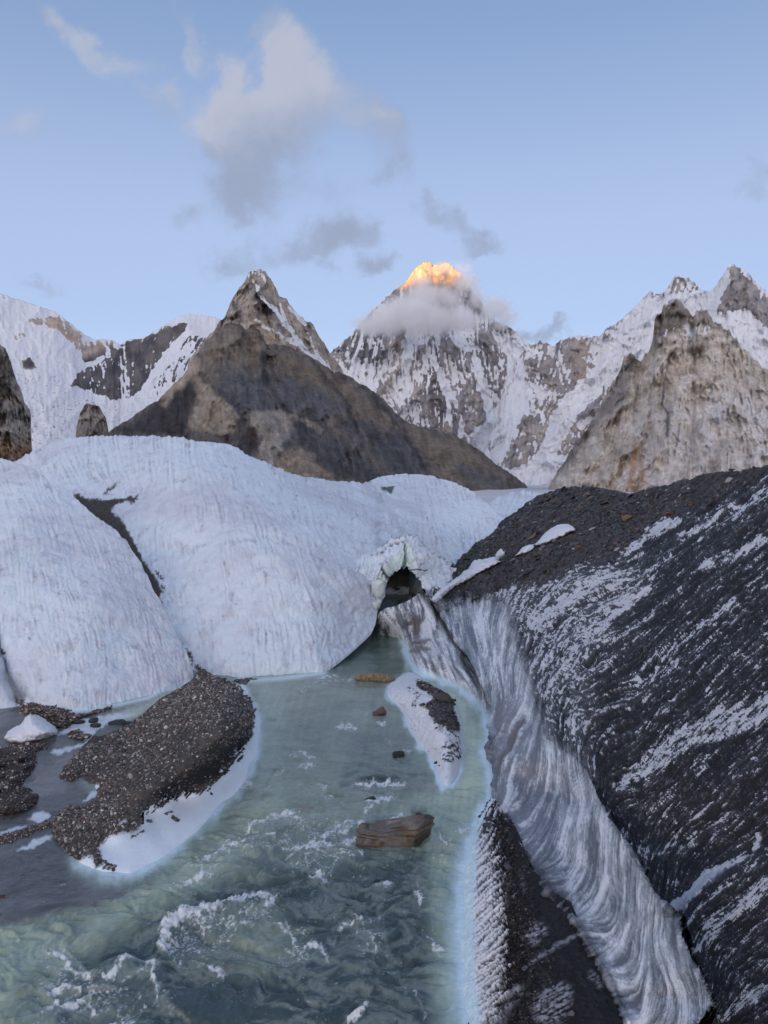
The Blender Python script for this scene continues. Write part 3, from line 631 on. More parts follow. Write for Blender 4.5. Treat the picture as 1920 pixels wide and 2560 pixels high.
HB = [(0, 1150, 92), (100, 1118, 80), (250, 1089, 74), (400, 1090, 70), (560, 1109, 69), (665, 1154, 72), (752, 1190, 79), (839, 1201, 90), (909, 1208, 98), (960, 1191, 112), (1018, 1183, 118), (1134, 1205, 118), (1223, 1260, 106),
      (1255, 1310, 98), (1160, 1400, 72), (1060, 1380, 66), (960, 1365, 57), (880, 1368, 54), (1200, 1460, 60), (185, 1242, 57), (130, 1215, 60), (300, 1330, 51), (353, 1407, 47.5), (414, 1525, 43), (480, 1672, 39.8), (470, 1760, 37), (200, 1350, 52), (300, 1500, 44),
      (310, 1250, 56), (400, 1180, 58), (450, 1300, 50.5), (500, 1400, 46.5), (600, 1450, 43.8), (700, 1550, 41.8), (600, 1692, 'w', 0), (700, 1688, 'w', 0), (810, 1678, 'w', 0), (880, 1624, 'w', .35), (926, 1580, 46.5), (944, 1520, 48.5), (870, 1450, 46.8), (780, 1350, 50), (650, 1250, 55),
      (600, 1780, 'w', -1.8), (760, 1760, 'w', -1.6), (820, 1300, 58), (750, 1250, 63)]
B_top = [(0, 1180), (60, 1142), (100, 1119), (140, 1103), (190, 1093), (250, 1087), (320, 1090), (400, 1090), (460, 1096), (505, 1104), (560, 1112), (612, 1132), (665, 1155), (705, 1176), (752, 1190), (800, 1197), (839, 1202),
         (880, 1205), (909, 1208), (930, 1200), (960, 1190), (1018, 1183), (1076, 1187), (1134, 1205), (1165, 1220), (1191, 1237), (1223, 1260), (1240, 1280), (1260, 1300), (1300, 1340)]
B_bot = [(0, 1700), (470, 1790), (560, 1780), (700, 1768), (800, 1740), (812, 1684), (845, 1660), (880, 1631), (926, 1588), (938, 1560), (945, 1530), (953, 1504), (958, 1496), (970, 1486), (1010, 1480), (1060, 1474), (1150, 1500), (1300, 1500)]

def ice_cols(PX, PY, V, gul, gulf, seed, dirt=1.0):
    n1 = fbm3(V * .12, 4, seed); n2 = fbm3(V * 1.1, 5, seed + 3); n3 = fbm3(V * 5.0, 3, seed + 6)
    c = np.broadcast_to(np.array(ICE), V.shape).copy()
    c = cmix(c, (.56, .59, .68), smooth(n1, -.15, .3) * .6)
    c = cmix(c, (.44, .45, .50), smooth(-gul * .22 - .2 * gulf + n2 * 1.4, .1, .8) * .62 * dirt)
    c = cmix(c, (.50, .56, .68), smooth(n2 + n1, .05, .5) * .5)
    c = cmix(c, (.22, .21, .22), smooth(n3 + .5 * n2 - .10 * gul, .36, .62) * .6 * dirt)
    c = cmix(c, (.80, .84, .90), smooth(gul * .3 + n2 * .8 + .15 * gulf, .3, 1.0) * .6)
    return c
def ice_layer(name, label, PX, PY, ctrl, fall, seed, paint=None, amp=(.06, .03, .17), back=10, backstep=1.2, L=(13, 5), keep=None, sc=(7, 3.0), dY=None, m=None):
    Y = ctrl_Y(ctrl, PX, PY)
    if dY is not None: Y = Y * (1 + dY(PX, PY))
    V0 = P3(PX, PY, Y); n = normals(V0)
    vx, vy = flow_field(fall, PX, PY); tw = .5 * fbm(PX / 40, PY / 55, 4, seed + 77); vx, vy = vx * np.cos(tw) - vy * np.sin(tw), vx * np.sin(tw) + vy * np.cos(tw); gx, gy = gridflow(PX, PY, vx, vy)
    gul = lic(pn2(PX / sc[0], PY / sc[0], seed + 1) + .5 * pn2(PX / sc[1], PY / sc[1], seed + 2), gx, gy, L[0])
    gulf = lic(np.random.RandomState(seed).randn(*PX.shape).astype(np.float32), gx, gy, L[1])
    dist = Y / 45.0
    pch = .35 + .9 * smooth(fbm(PX / 70, PY / 60, 3, seed + 55), -.35, .35)
    gul = gul * pch; gulf = gulf * pch
    lum = fbm3(V0 * .35, 3, seed + 8) * .35 + fbm3(V0 * 1.6, 4, seed + 9) * amp[2] + .05 * fbm3(V0 * 5, 3, seed + 10)
    d = (np.clip(gul, -2, 2) * amp[0] * .5 + np.clip(gulf, -2, 2) * amp[1] * .35) * np.minimum(dist, 1.3) + lum
    V = V0 + n * d[..., None]
    c = ice_cols(PX, PY, V0, gul, gulf, seed)
    if paint: c = paint(c, PX, PY, V0, gul, gulf)
    o = grid_mesh(name, V, np.clip(c, .01, .95), m or M_ICE, keep=keep, back=back, backdir=(0, 1, -.55), backstep=backstep)
    return tag(o, label, kind='structure'), V

def warp(PX, PY, a=6, sc=14, seed=3):
    return PX + a * fbm(PX / sc, PY / sc, 4, seed), PY + a * fbm(PX / sc, PY / sc, 4, seed + 7)

# rear hump field and the large fluted hill that runs into the ice arch
def paint_B(c, PX, PY, V, gul, gulf):
    wx, wy = warp(PX, PY, 5, 9, 5); fx, fy = warp(PX, PY, 9, 6, 15)
    g = fbm3(V * 6, 3, 90)
    # gravel lane in the valley between the hills
    lane = sdf([(184, 1231), (200, 1236), (214, 1244), (238, 1247), (266, 1250), (300, 1243), (346, 1238), (344, 1250), (330, 1262), (318, 1252), (290, 1262), (278, 1276), (296, 1290), (308, 1306), (322, 1328), (334, 1352),
                (352, 1388), (368, 1412), (386, 1440), (402, 1470), (408, 1482), (398, 1490), (412, 1524), (400, 1520), (380, 1480), (350, 1410), (320, 1368), (289, 1330), (230, 1290), (185, 1248)], wx, wy)
    lane = np.minimum(lane, dline([(262, 1234, 3), (276, 1222, 4), (288, 1212, 2), (302, 1199, .5)], wx, wy))
    m = smooth(-lane + 7 * g, -2, 3)
    patch = smooth(-sdf([(276, 1270), (318, 1250), (330, 1264), (310, 1286), (296, 1288)], fx, fy), -3, 6) * smooth(g, -.25, .1)
    m = m * (1 - patch * .85)
    for p in ([(450, 1604, 3), (454, 1610, 3)], [(468, 1626, 2), (474, 1636, 4), (480, 1650, 3)], [(483, 1660, 2), (500, 1672, 4)], [(392, 1432, 3), (408, 1450, 3)], [(404, 1466, 2), (412, 1474, 2)]):
        m = np.maximum(m, smooth(-dline(p, fx, fy), -2, 1))
    c = cmix(c, (.055, .048, .045), m); c = c * (1 + (.8 * smooth(g, .15, .5) * m))[..., None]
    c = cmix(c, (.05, .05, .055), smooth(-sdf([(950, 1217), (968, 1218), (988, 1214), (984, 1222), (978, 1236), (966, 1227), (954, 1223)], PX, PY), -2, 2) * .95)
    # crease shade painted between the humps, then the wet bluish foot along the river
    c = cmix(c, (.40, .44, .52), smooth(-dline([(909, 1209, 1), (940, 1240, 2), (975, 1275, 3), (1000, 1320, 4), (1010, 1345, 4)], wx, wy), -14, 4) * .45)
    foot = dline([(520, 1700), (625, 1697), (700, 1693), (810, 1680), (850, 1655)], PX, PY)
    c = cmix(c, (.62, .78, .88), smooth(-foot, -16, -2) * .6)
    c = cmix(c, (.35, .42, .42), smooth(-dline([(812, 1683), (850, 1657), (884, 1630), (926, 1586)], PX, PY), -9, -3) * .55 * smooth(PX, 800, 830))  # darker, greener strip along the underside of the overhanging lip
    # thin meltwater cracks in the lane below the gravel
    c = cmix(c, (.55, .75, .88), smooth(-dline([(412, 1524, 1), (432, 1570, 2), (450, 1600, 2), (462, 1630, 1)], PX, PY), -7, 1) * .7)
    # dirt line of the saddle towards the arch
    c = cmix(c, (.36, .35, .37), smooth(-dline([(900, 1378, 2), (930, 1392, 3), (905, 1420, 2)], fx, fy), -14, 4) * .35)
    return c
PXb, PYb, _ = sheet(0, 1300, 480, B_top, B_bot, 210)
falls_B = [(250, 1110, .15, 1), (400, 1150, .1, 1), (350, 1300, -.25, 1), (500, 1350, .12, 1), (560, 1600, .12, 1), (700, 1600, .08, 1), (850, 1550, .22, 1), (650, 1200, .5, 1), (750, 1300, .35, 1), (900, 1300, .5, 1), (880, 1450, .45, 1),
           (1010, 1250, .12, 1), (1130, 1300, .35, 1), (1080, 1200, .4, 1), (950, 1230, .55, 1), (430, 1500, .3, 1), (250, 1230, .45, .5), (600, 1130, .7, 1)]
_, V_B = ice_layer('fluted_ice_hill', 'large fluted white ice hill filling the middle of the left side', PXb, PYb, HB, falls_B, 101, paint_B,
                   keep=sdf([(962, 1600), (964, 1450), (985, 1428), (1008, 1406), (1040, 1418), (1056, 1440), (1075, 1480), (1160, 1490), (1160, 1600)], PXb, PYb) > 0)
# lip under the overhanging foot of that hill
def paint_A(c, PX, PY, V, gul, gulf):
    fx, fy = warp(PX, PY, 6, 7, 15)
    c = cmix(c, (.60, .76, .88), smooth(-dline([(52, 1756), (116, 1765), (191, 1776), (300, 1758), (370, 1742), (405, 1724), (486, 1706)], PX, PY), -14, -1) * .7)
    for p in ([(-10, 1606, 3), (8, 1622, 4), (16, 1630, 3)], [(14, 1648, 2), (16, 1652, 2)], [(76, 1602, 1), (78, 1604, 1)]):
        c = cmix(c, (.06, .055, .055), smooth(-dline(p, fx, fy), -3, 1))
    c = cmix(c, (.34, .37, .42), smooth(-dline([(-5, 1600, 1), (10, 1650, 1), (22, 1690, 1), (44, 1735, 2), (56, 1752, 1)], PX, PY), -5, 1) * .6)
    c = cmix(c, (.62, .76, .80), smooth(-sdf([(30, 1370), (80, 1375), (100, 1400), (60, 1440), (30, 1420)], fx, fy), -10, 14) * .5)
    g = fbm3(V * 6, 3, 91)
    c = cmix(c, (.08, .065, .06), smooth(-dline([(40, 1740, 2), (42, 1760, 3), (60, 1752, 2)], fx, fy) + 6 * g, -4, 3) * .8)
    return c
PXa, PYa, _ = sheet(-260, 490, 280, A_top, 1880, 230)
ice_layer('smooth_ice_hill', 'nearer smooth white ice hill at the left edge', PXa, PYa, HA,
          [(0, 1180, .5, 1), (150, 1260, .5, 1), (300, 1380, .45, 1), (400, 1560, .38, 1), (460, 1680, .3, 1), (50, 1400, .05, 1), (50, 1650, .35, 1), (200, 1500, .3, 1), (250, 1700, .12, 1), (-100, 1500, -.3, 1), (370, 1700, .4, 1), (150, 1720, 0, 1)],
          131, paint_A, amp=(.04, .022, .13), dY=lambda x, y: .035 * np.exp(-(dline([(-30, 1560), (10, 1650), (22, 1690), (48, 1745)], x, y) / 16)**2))
# far sliver of glacier behind the hump and the grey moraine line on it
PXd, PYd, _ = sheet(1190, 1420, 110, [(1190, 1290), (1223, 1259), (1240, 1246), (1272, 1232), (1301, 1226), (1353, 1231), (1420, 1240)], 1400, 80)
ice_layer('far_ice_hump', 'small pale ice hump in the gap behind the dark moraine', PXd, PYd, [(1190, 1290, 150), (1272, 1232, 190), (1353, 1231, 200), (1420, 1240, 190), (1200, 1400, 110), (1420, 1400, 120), (1300, 1320, 140)],
          [(1250, 1260, -.3, 1), (1350, 1300, -.2, 1)], 151, back=6, backstep=6, amp=(.12, .05, .12))

# ------------------------------------------------------------------ the dark moraine slope and fluted ice wall at the right
def Ypl(px, py, off=3.5, s=.7):
    x, t = rays(px, py); return (CAMZ + s * off) / (-t + s * x)
HE = [(1920, 1161, 36), (2050, 1120, 33), (1800, 1181, 42), (1644, 1215, 50), (1572, 1233, 57), (1457, 1215, 67), (1391, 1222, 73), (1346, 1237, 75), (1271, 1286, 75), (1189, 1361, 69), (1150, 1394, 63),
      (1100, 1500, 48.5), (1083, 1503, 47.5), (1116, 1566, 45), (1156, 1627, 40), (1192, 1687, 36), (1213, 1732, 33.8), (1040, 1500, 48.5), (1000, 1520, 48.5), (960, 1530, 48), (950, 1560, 48.4), (987, 1589, 'w', .1), (1011, 1604, 'w', 0), (1026, 1650, 'w', 0), (1060, 1560, 46.5),
      (1040, 1672, 'w', 0), (1094, 1696, 'w', 0), (1148, 1718, 'w', 0), (1189, 1753, 'w', 0), (1216, 1791, 'w', 0), (1223, 1824, 'w', 0), (1216, 1853, 'w', 0), (1215, 1880, 'w', 0), (1224, 1921, 'w', .1), (1229, 1990, 'w', .2),
      (1261, 2032, 'w', .45), (1296, 2101, 'w', .7), (1365, 2229, 'w', .9), (1423, 2263, 'w', .9), (1481, 2373, 'w', 1.0), (1562, 2506, 'w', 1.0), (1600, 2600, 'w', 1.0), (1100, 1740, 'w', -1.2), (1000, 1650, 'w', -1.), (1170, 1800, 'w', -1.5), (1150, 1900, 'w', -2), (1180, 2000, 'w', -2),
      (1240, 1650, 37.5), (1300, 1800, 28.5), (1300, 1950, 23.2), (1400, 2150, 18.2), (1500, 2300, 14.8), (1620, 2480, 12.0), (1400, 1950, 22.3), (1500, 2120, 17.8)]
for (x, y) in [(1920, 1300), (1920, 1500), (1920, 1750), (1920, 2000), (1920, 2250), (1920, 2560), (2060, 1400), (2060, 1900), (2060, 2560), (1750, 1350), (1700, 1500), (1700, 1700), (1700, 1900), (1750, 2150), (1800, 2400), (1800, 2620), (1550, 1350), (1500, 1500), (1500, 1700),
               (1560, 1880), (1400, 1350), (1350, 1450), (1300, 1580), (1620, 2060), (1430, 1800)]:
    HE.append((x, y, float(Ypl(x, y)) * (1.0 if y < 2300 else 1.0)))
HE += [(1250, 1400, 58), (1200, 1480, 51), (1250, 1520, 46)]
CREST = [(1440, 1885), (1469, 1928), (1490, 1974), (1516, 2032), (1573, 2107), (1614, 2182), (1654, 2252), (1695, 2285), (1701, 2333), (1730, 2402), (1770, 2472), (1783, 2508), (1766, 2530), (1740, 2560), (1740, 2640)]
E_top = [(925, 1560), (940, 1548), (950, 1530), (962, 1522), (990, 1515), (1030, 1496), (1050, 1480), (1062, 1462), (1083, 1464), (1110, 1448), (1129, 1410), (1150, 1394), (1189, 1361), (1225, 1340), (1249, 1310), (1271, 1286), (1307, 1262), (1346, 1237), (1391, 1222),
         (1430, 1217), (1457, 1215), (1512, 1221), (1554, 1230), (1572, 1233), (1602, 1225), (1644, 1215), (1712, 1198), (1790, 1183), (1828, 1178), (1886, 1169), (1920, 1161), (2080, 1118)]
E_bot = [(925, 1700), (1100, 1900), (1140, 2040), (1225, 2080), (1300, 2200), (1400, 2330), (1500, 2470), (1600, 2640), (2080, 2640)]
# left boundary of rib against ledge, used for keeping the mesh tidy
def streak_dirs():
    L = [(1920, 1250, -1, .62), (1750, 1300, -1, .58), (1600, 1350, -1, .56), (1400, 1380, -1, .45), (1250, 1400, -1, .55), (1920, 1500, -1, .72), (1750, 1500, -1, .72), (1600, 1500, -1, .72), (1450, 1500, -1, .75), (1330, 1500, -.8, .9), (1230, 1500, -.35, 1),
         (1180, 1480, .05, 1), (1120, 1500, .35, 1), (1920, 1800, -1, .68), (1750, 1800, -1, .74), (1600, 1750, -1, .8), (1500, 1750, -.8, 1), (1420, 1700, -.6, 1), (1340, 1650, -.45, 1), (1280, 1600, -.2, 1), (1180, 1600, .25, 1), (1240, 1700, .12, 1), (1300, 1800, -.5, 1), (1300, 2060, -.75, 1), (1380, 2200, -.75, 1), (1480, 2330, -.85, 1), (1550, 2450, -.85, 1), (1620, 2560, -.7, 1), (1420, 2030, -.25, 1), (1500, 2230, -.3, 1), (1580, 2340, -.3, 1),
         (1340, 1750, -.1, 1), (1380, 1850, .1, 1), (1250, 1850, -.4, 1), (1240, 1950, -.05, 1), (1300, 1930, -.25, 1), (1350, 2050, -.35, 1), (1440, 1960, .3, 1), (1420, 2080, -.15, 1), (1480, 2100, .05, 1), (1520, 2180, .05, 1), (1450, 2250, -.45, 1), (1560, 2250, .1, 1), (1600, 2350, .1, 1),
         (1560, 2420, -.4, 1), (1660, 2400, .35, 1), (1700, 2450, .4, 1), (1640, 2500, -.2, 1), (1920, 2100, -1, .7), (1750, 2050, -1, .75), (1600, 1950, -1, .85), (1920, 2400, -1, .6), (1800, 2300, -1, .65), (1060, 1560, .2, 1), (1080, 1640, .6, 1), (1150, 1690, .7, 1), (1000, 1560, .3, 1), (1900, 2560, -1, .6)]
    return L
def right_slope():
    nx, ny = 540, 620
    PX, PY, S = sheet(925, 2080, nx, E_top, E_bot, ny)
    Y = ctrl_Y(HE, PX, PY, 3e-3)
    side = sdf(CREST + [(2200, 2640), (2200, 1700), (1700, 1700), (1440, 1885)], PX, PY)     # negative: behind the crest
    rib = smooth(-side, -2.5, 2.5)                                                          # 1 on the slope behind
    k = smooth(PY, 1900, 2150)
    ribby = np.exp(-np.clip(side, 0, 400) / 95.0) * (side > 0)
    dl_ = dline([(1225, 1960), (1296, 2101), (1365, 2229), (1440, 2310), (1510, 2425), (1573, 2560)], PX, PY); dc_ = dline(CREST, PX, PY); mid = (dl_ * dc_) / (dl_ + dc_ + 1)**2 * 4
    Y = Y * (1 + .085 * mid * smooth(PY, 1880, 2000) * (side > 0))
    Y = Y * (1 - .10 * k * (1 - rib) * smooth(-np.abs(dline(CREST, PX, PY)), -260, -10)) * (1 + .045 * k * rib)
    # nearer dark hump in the lower right corner, in front of the snow gully
    low = smooth(-sdf([(1700, 2285), (1712, 2252), (1770, 2192), (1863, 2146), (1920, 2130), (2100, 2110), (2100, 2700), (1790, 2700), (1785, 2510), (1735, 2400)], PX, PY), -5, 9)
    Y = Y * (1 - .055 * low)
    # foot of the wall: a crease where the pale fluted foot meets the wall
    cre = [(1056, 1470), (1083, 1503), (1116, 1566), (1156, 1627), (1192, 1687), (1213, 1732), (1222, 1770)]
    dc = dline(cre, PX, PY); right_of = PX > curve([(p[1], p[0]) for p in cre], np.clip(PY, 1470, 1770))
    lim = smooth(-PY, -1800, -1740) * smooth(PY, 1440, 1500)
    Y = Y * (1 + lim * (.03 * np.exp(-(dc / 13)**2) * (~right_of) - .012 * np.exp(-(dc / 14)**2) * right_of))
    V0 = P3(PX, PY, Y); n = normals(V0)
    n[..., :] = n / (np.linalg.norm(n, axis=-1, keepdims=True) + 1e-9)
    vx, vy = flow_field(streak_dirs(), PX, PY, 3.1); gx, gy = gridflow(PX, PY, vx, vy)
    rs = np.random.RandomState(5)
    big = lic(pn2(PX / 15, PY / 15, 201) + .8 * pn2(PX / 34, PY / 34, 208), gx, gy, 38)
    med = lic(pn2(PX / 5.0, PY / 5.0, 202) + .4 * pn2(PX / 11, PY / 11, 209), gx, gy, 17)
    fine = lic(rs.randn(ny, nx).astype(np.float32), gx, gy, 7); grit = lic(rs.randn(ny, nx).astype(np.float32), gx, gy, 2); thin = lic(pn2(PX / 2.6, PY / 2.6, 222) + .5 * rs.randn(ny, nx), gx, gy, 30)
    grain = fbm3(V0 * 5.5, 4, 33); g2 = fbm3(V0 * 1.3, 3, 35)
    # ---- regions
    wx, wy = warp(PX, PY, 12, 26, 44)
    scree = smooth(-sdf([(1150, 1394), (1250, 1300), (1346, 1230), (1500, 1200), (1600, 1210), (1930, 1140), (1930, 1180), (1760, 1265), (1640, 1300), (1560, 1380), (1500, 1400), (1440, 1425), (1370, 1455), (1300, 1465), (1200, 1500), (1130, 1500), (1085, 1500), (1085, 1470)], wx, wy) + 10 * med, -10, 22)
    pale = smooth(-sdf([(940, 1440), (1060, 1440), (1100, 1530), (1180, 1500), (1260, 1500), (1290, 1600), (1330, 1720), (1370, 1850), (1440, 1890), (1480, 1950), (1520, 2032), (1573, 2107), (1654, 2252), (1701, 2333), (1783, 2508), (1740, 2640), (1560, 2640), (1560, 2506),
                        (1423, 2263), (1296, 2101), (1229, 1990), (1225, 1880), (1225, 1820), (1100, 1750), (900, 1700), (900, 1500)], wx, wy), -25, 25)
    behind = rib * smooth(PY, 1880, 1930)
    pale = pale * (1 - behind)
    mix_zone = smooth(-sdf([(1100, 1480), (1200, 1440), (1300, 1440), (1600, 1380), (1620, 1480), (1500, 1640), (1480, 1800), (1460, 1920), (1300, 1750), (1200, 1600)], wx, wy), -40, 60)
    # ---- colour
    dark = np.broadcast_to(np.array((.017, .018, .023)), V0.shape).copy()
    dark = cmix(dark, (.034, .037, .045), smooth(big * .4 + g2, -.3, 1.0)); dark = cmix(dark, (.09, .10, .12), smooth(grain + .15 * fine, .22, .6) * .6)
    f = .34 * big * (1 - .5 * mix_zone) + .34 * med + .40 * thin + .48 * fine + .50 * grit + 1.9 * grain + .8 * g2
    bias = -1.02 + 1.0 * mix_zone - 2.2 * scree
    st = lambda ln, v, e=9: v * smooth(-dline(ln, wx, wy), -e, 4)
    for ln, v in (([(1180, 1545, 5), (1230, 1500, 9), (1300, 1450, 12), (1370, 1415, 5), (1420, 1410, 2)], 1.2), ([(1330, 1560, 10), (1420, 1500, 12), (1500, 1440, 10), (1550, 1430, 6)], 1.05),
                  ([(1560, 1380, 6), (1620, 1330, 12), (1690, 1300, 9)], 2.0), ([(1700, 1340, 4), (1800, 1300, 8), (1920, 1225, 9)], 1.5), ([(1470, 1600, 6), (1560, 1520, 8), (1640, 1470, 5)], 1.1),
                  ([(1760, 1420, 8), (1840, 1380, 10), (1920, 1350, 10)], 1.4), ([(1660, 1640, 8), (1760, 1560, 9), (1840, 1510, 9)], 1.4), ([(1500, 1780, 6), (1600, 1700, 7), (1700, 1640, 5)], 1.1),
                  ([(1540, 1960, 14), (1700, 1850, 26), (1850, 1790, 34), (1920, 1770, 30)], 1.5), ([(1500, 2030, 6), (1620, 2140, 10), (1680, 2120, 10), (1770, 2060, 6), (1920, 1980, 6)], .8),
                  ([(1730, 2400, 6), (1800, 2290, 22), (1920, 2210, 20)], 1.4), ([(1790, 2560, 8), (1850, 2510, 12), (1920, 2470, 12)], 1.6), ([(1090, 1530, 6), (1140, 1500, 8), (1180, 1480, 5)], .9)):
        bias = bias + st(ln, v)
    snow = smooth(f + bias, .0, .9)
    white = (.60, .64, .72)
    dark = cmix(dark, (.105, .115, .14), mix_zone * smooth(.3 * big + .3 * med + g2 + 1.2 * grain, -.9, .6) * .9)
    c = cmix(dark, (.12, .13, .155), smooth(f + bias, -.7, .4)); sf = (f + bias - .35) / .9
    # scree of dark slabs
    sc_c = np.broadcast_to(np.array((.043, .041, .042)), V0.shape).copy(); sc_c = cmix(sc_c, (.085, .075, .068), smooth(fbm3(V0 * .5, 4, 61), -.1, .4)); sc_c = sc_c * (1 + .9 * grain)[..., None]
    c = c * (1 - scree[..., None]) + sc_c * scree[..., None]
    # fluted pale ice of the wall
    pg = .6 * big + .25 * med; pf = (.75 * big + .35 * med) * (.6 + .6 * smooth(fbm(PX / 60, PY / 60, 3, 215), -.3, .3)) + .38 * thin + .18 * fine + .20 * grit
    pc = cmix(np.broadcast_to(np.array((.33, .37, .42)), V0.shape).copy(), (.70, .74, .79), smooth(pf + .5 * g2, .05, .95))
    pc = cmix(pc, (.10, .115, .145), smooth(-pf + .5 * grain, .15, 1.1) * .88)
    greyz = np.maximum(smooth(-sdf([(1225, 1800), (1260, 1730), (1300, 1780), (1330, 1850), (1380, 1950), (1370, 2100), (1420, 2250), (1350, 2210), (1290, 2090), (1240, 1980)], wx, wy), -20, 20),
                       .8 * smooth(-sdf([(1280, 1560), (1340, 1520), (1400, 1700), (1420, 1850), (1360, 1850), (1330, 1700)], wx, wy), -25, 30))
    pc = cmix(pc, (.19, .205, .24), greyz * smooth(-.5 * pf + 1.2 * grain, -1.2, .5) * .9)
    pc = cmix(pc, (.07, .07, .08), greyz * smooth(grain + .2 * g2, .15, .6) * .7)
    pc = cmix(pc, (.10, .082, .075), smooth(-dline([(1240, 1930, 2), (1262, 1880, 7), (1280, 1840, 8), (1310, 1800, 5), (1312, 1806, 4)], wx, wy), -7, 4) * .8)
    pc = cmix(pc, (.12, .13, .155), smooth(-dline([(1228, 1860, 2), (1240, 1930, 8), (1236, 1970, 6)], wx, wy), -8, 5) * .6)
    for ln in ([(1056, 1470, 1), (1083, 1503, 1), (1116, 1566, 1), (1156, 1627, 1), (1192, 1687, 1), (1213, 1732, 1)],):
        pc = cmix(pc, (.16, .165, .19), smooth(-dline(ln, PX, PY), -4, 1) * .6)
    # brown dirt pockets on the foot
    for ln, v in (([(1020, 1560, 6), (1036, 1555, 12), (1042, 1575, 12)], .9), ([(1030, 1612, 4), (1060, 1605, 5), (1080, 1600, 2)], .8), ([(1030, 1632, 4), (1050, 1624, 6), (1075, 1624, 3)], .75), ([(1092, 1650, 3), (1105, 1638, 3)], .5),
                  ([(1096, 1660, 4), (1100, 1668, 5)], .4), ([(1058, 1668, 1.5), (1066, 1670, 1.5)], .5), ([(1034, 1596, 3), (1050, 1590, 3)], .5)):
        pc = cmix(pc, (.10, .085, .075), smooth(-dline(ln, wx, wy) + 3 * grain, -5, 3) * v)
    pc = cmix(pc, (.62, .80, .90), smooth(-dline([(1026, 1662), (1040, 1676), (1094, 1700), (1148, 1724), (1189, 1758), (1216, 1796), (1223, 1826)], PX, PY), -20, -3) * .75)
    c = c * (1 - pale[..., None]) + pc * pale[..., None]
    # snow gully behind the crest
    gully = smooth(-dline([(1672, 2262, 8), (1700, 2252, 16), (1735, 2222, 11), (1772, 2186, 9), (1820, 2160, 5), (1863, 2138, 3)], wx, wy), -4, 5) * np.maximum(behind, smooth(side, -40, 0) * 0)
    gully = np.maximum(gully, smooth(-dline([(1880, 2120, 4), (1890, 2098, 6), (1896, 2082, 4)], wx, wy), -4, 4))
    sf = np.where(pale > .5, -9, sf * 1.0) ; sf = sf * (1 - pale) - 3 * pale + 4 * gully - 9 * (scree > .6)
    c = cmix(c, (.66, .70, .78), gully * .92)
    c = cmix(c, (.028, .03, .036), smooth(-dline([(1712, 2300, 3), (1722, 2262, 4), (1765, 2212, 4), (1860, 2158, 3), (1920, 2140, 3)], wx, wy), -14, 6) * low * .8)
    # ---- relief
    near = np.clip(Y / 30, .3, 1.6)
    amp_p = pale * (.045 * np.clip(pg, -2.2, 2.2) + .016 * thin) * (.12 + .88 * smooth(dl_, 4, 45)) * smooth(PY, 1440, 1700)**.5 * (.45 + .55 * smooth(PY, 1650, 2050))
    amp_d = (1 - pale) * (1 - scree) * (.05 * np.clip(big, -2, 2) + .035 * np.clip(med, -2, 2) + .03 * snow + .045 * grain + .02 * thin)
    amp_s = scree * (.10 * grain + .05 * fbm3(V0 * 2.2, 3, 71) + .02 * med)
    d = (amp_p + amp_d + amp_s) * near + .25 * fbm3(V0 * .22, 3, 77) + .06 * fbm3(V0 * 1.1, 3, 78) + .10 * gully * near
    V = V0 + n * d[..., None]
    isrib = (pale > .5) | ((side > 0) & (PY > 1930))
    q = np.ones(PX.shape, bool)
    o = grid_mesh('moraine_slope', V, np.clip(c, .01, .95), M_WALL, keep=q, back=12, backdir=(.7, 1, -.5), backstep=1.5)
    # split the fluted wall off as a body of its own
    me = o.data
    tag(o, 'steep dark debris covered ice slope streaked with snow, filling the right side', kind='structure')
    H, W = PX.shape; mask = isrib
    return PX, PY, V, n, scree, Y, c, mask, o, sf
RS = right_slope()
def split_wall():
    PX, PY, V, n, scree, Y, c, mask, o, sf = RS
    me0 = o.data; bpy.data.objects.remove(o, do_unlink=True); bpy.data.meshes.remove(me0)
    # the slope goes on to the right, past the frame
    e = V[:, -1] - V[:, -50]; e = e / np.linalg.norm(e, axis=-1, keepdims=True); ks = np.linspace(.12, 16, 60)
    E_ = V[:, -1][:, None] + e[:, None] * ks[None, :, None]; E_ = E_ + np.array([-.5, -.3, 1]) * (.5 * fbm3(E_ * .5, 4, 88) * smooth(ks, 0, 2)[None])[..., None]
    V = np.concatenate([V, E_], 1); m2 = mask; mask = np.pad(mask, ((0, 0), (0, 60))); j_ = (PX.shape[1] - 1 - np.clip((ks * 40).astype(int), 1, 400))
    c = np.concatenate([c, c[:, j_]], 1); sf = np.concatenate([sf, sf[:, j_]], 1)
    # let both meet: grow the slope by one ring
    k2 = mask.copy(); k1 = ~mask; g = k1.copy(); g[1:] |= k1[:-1]; g[:-1] |= k1[1:]; g[:, 1:] |= k1[:, :-1]; g[:, :-1] |= k1[:, 1:]
    a = grid_mesh('moraine_slope', V, np.clip(c, .01, .95), M_SLOPE, extra={'sf': np.clip(sf, -3, 3)}, keep=g, back=12, backdir=(.7, 1, -.5), backstep=1.5)
    tag(a, 'steep dark debris covered ice slope streaked with snow, filling the right side', kind='structure')
    b = grid_mesh('fluted_ice_wall', V, np.clip(c, .01, .95), M_WALL, keep=k2)
    tag(b, 'curving grey and white ice wall with fine flutes along the river and down to the lower right', kind='structure')
    return a, b
SLOPE, WALL = split_wall()

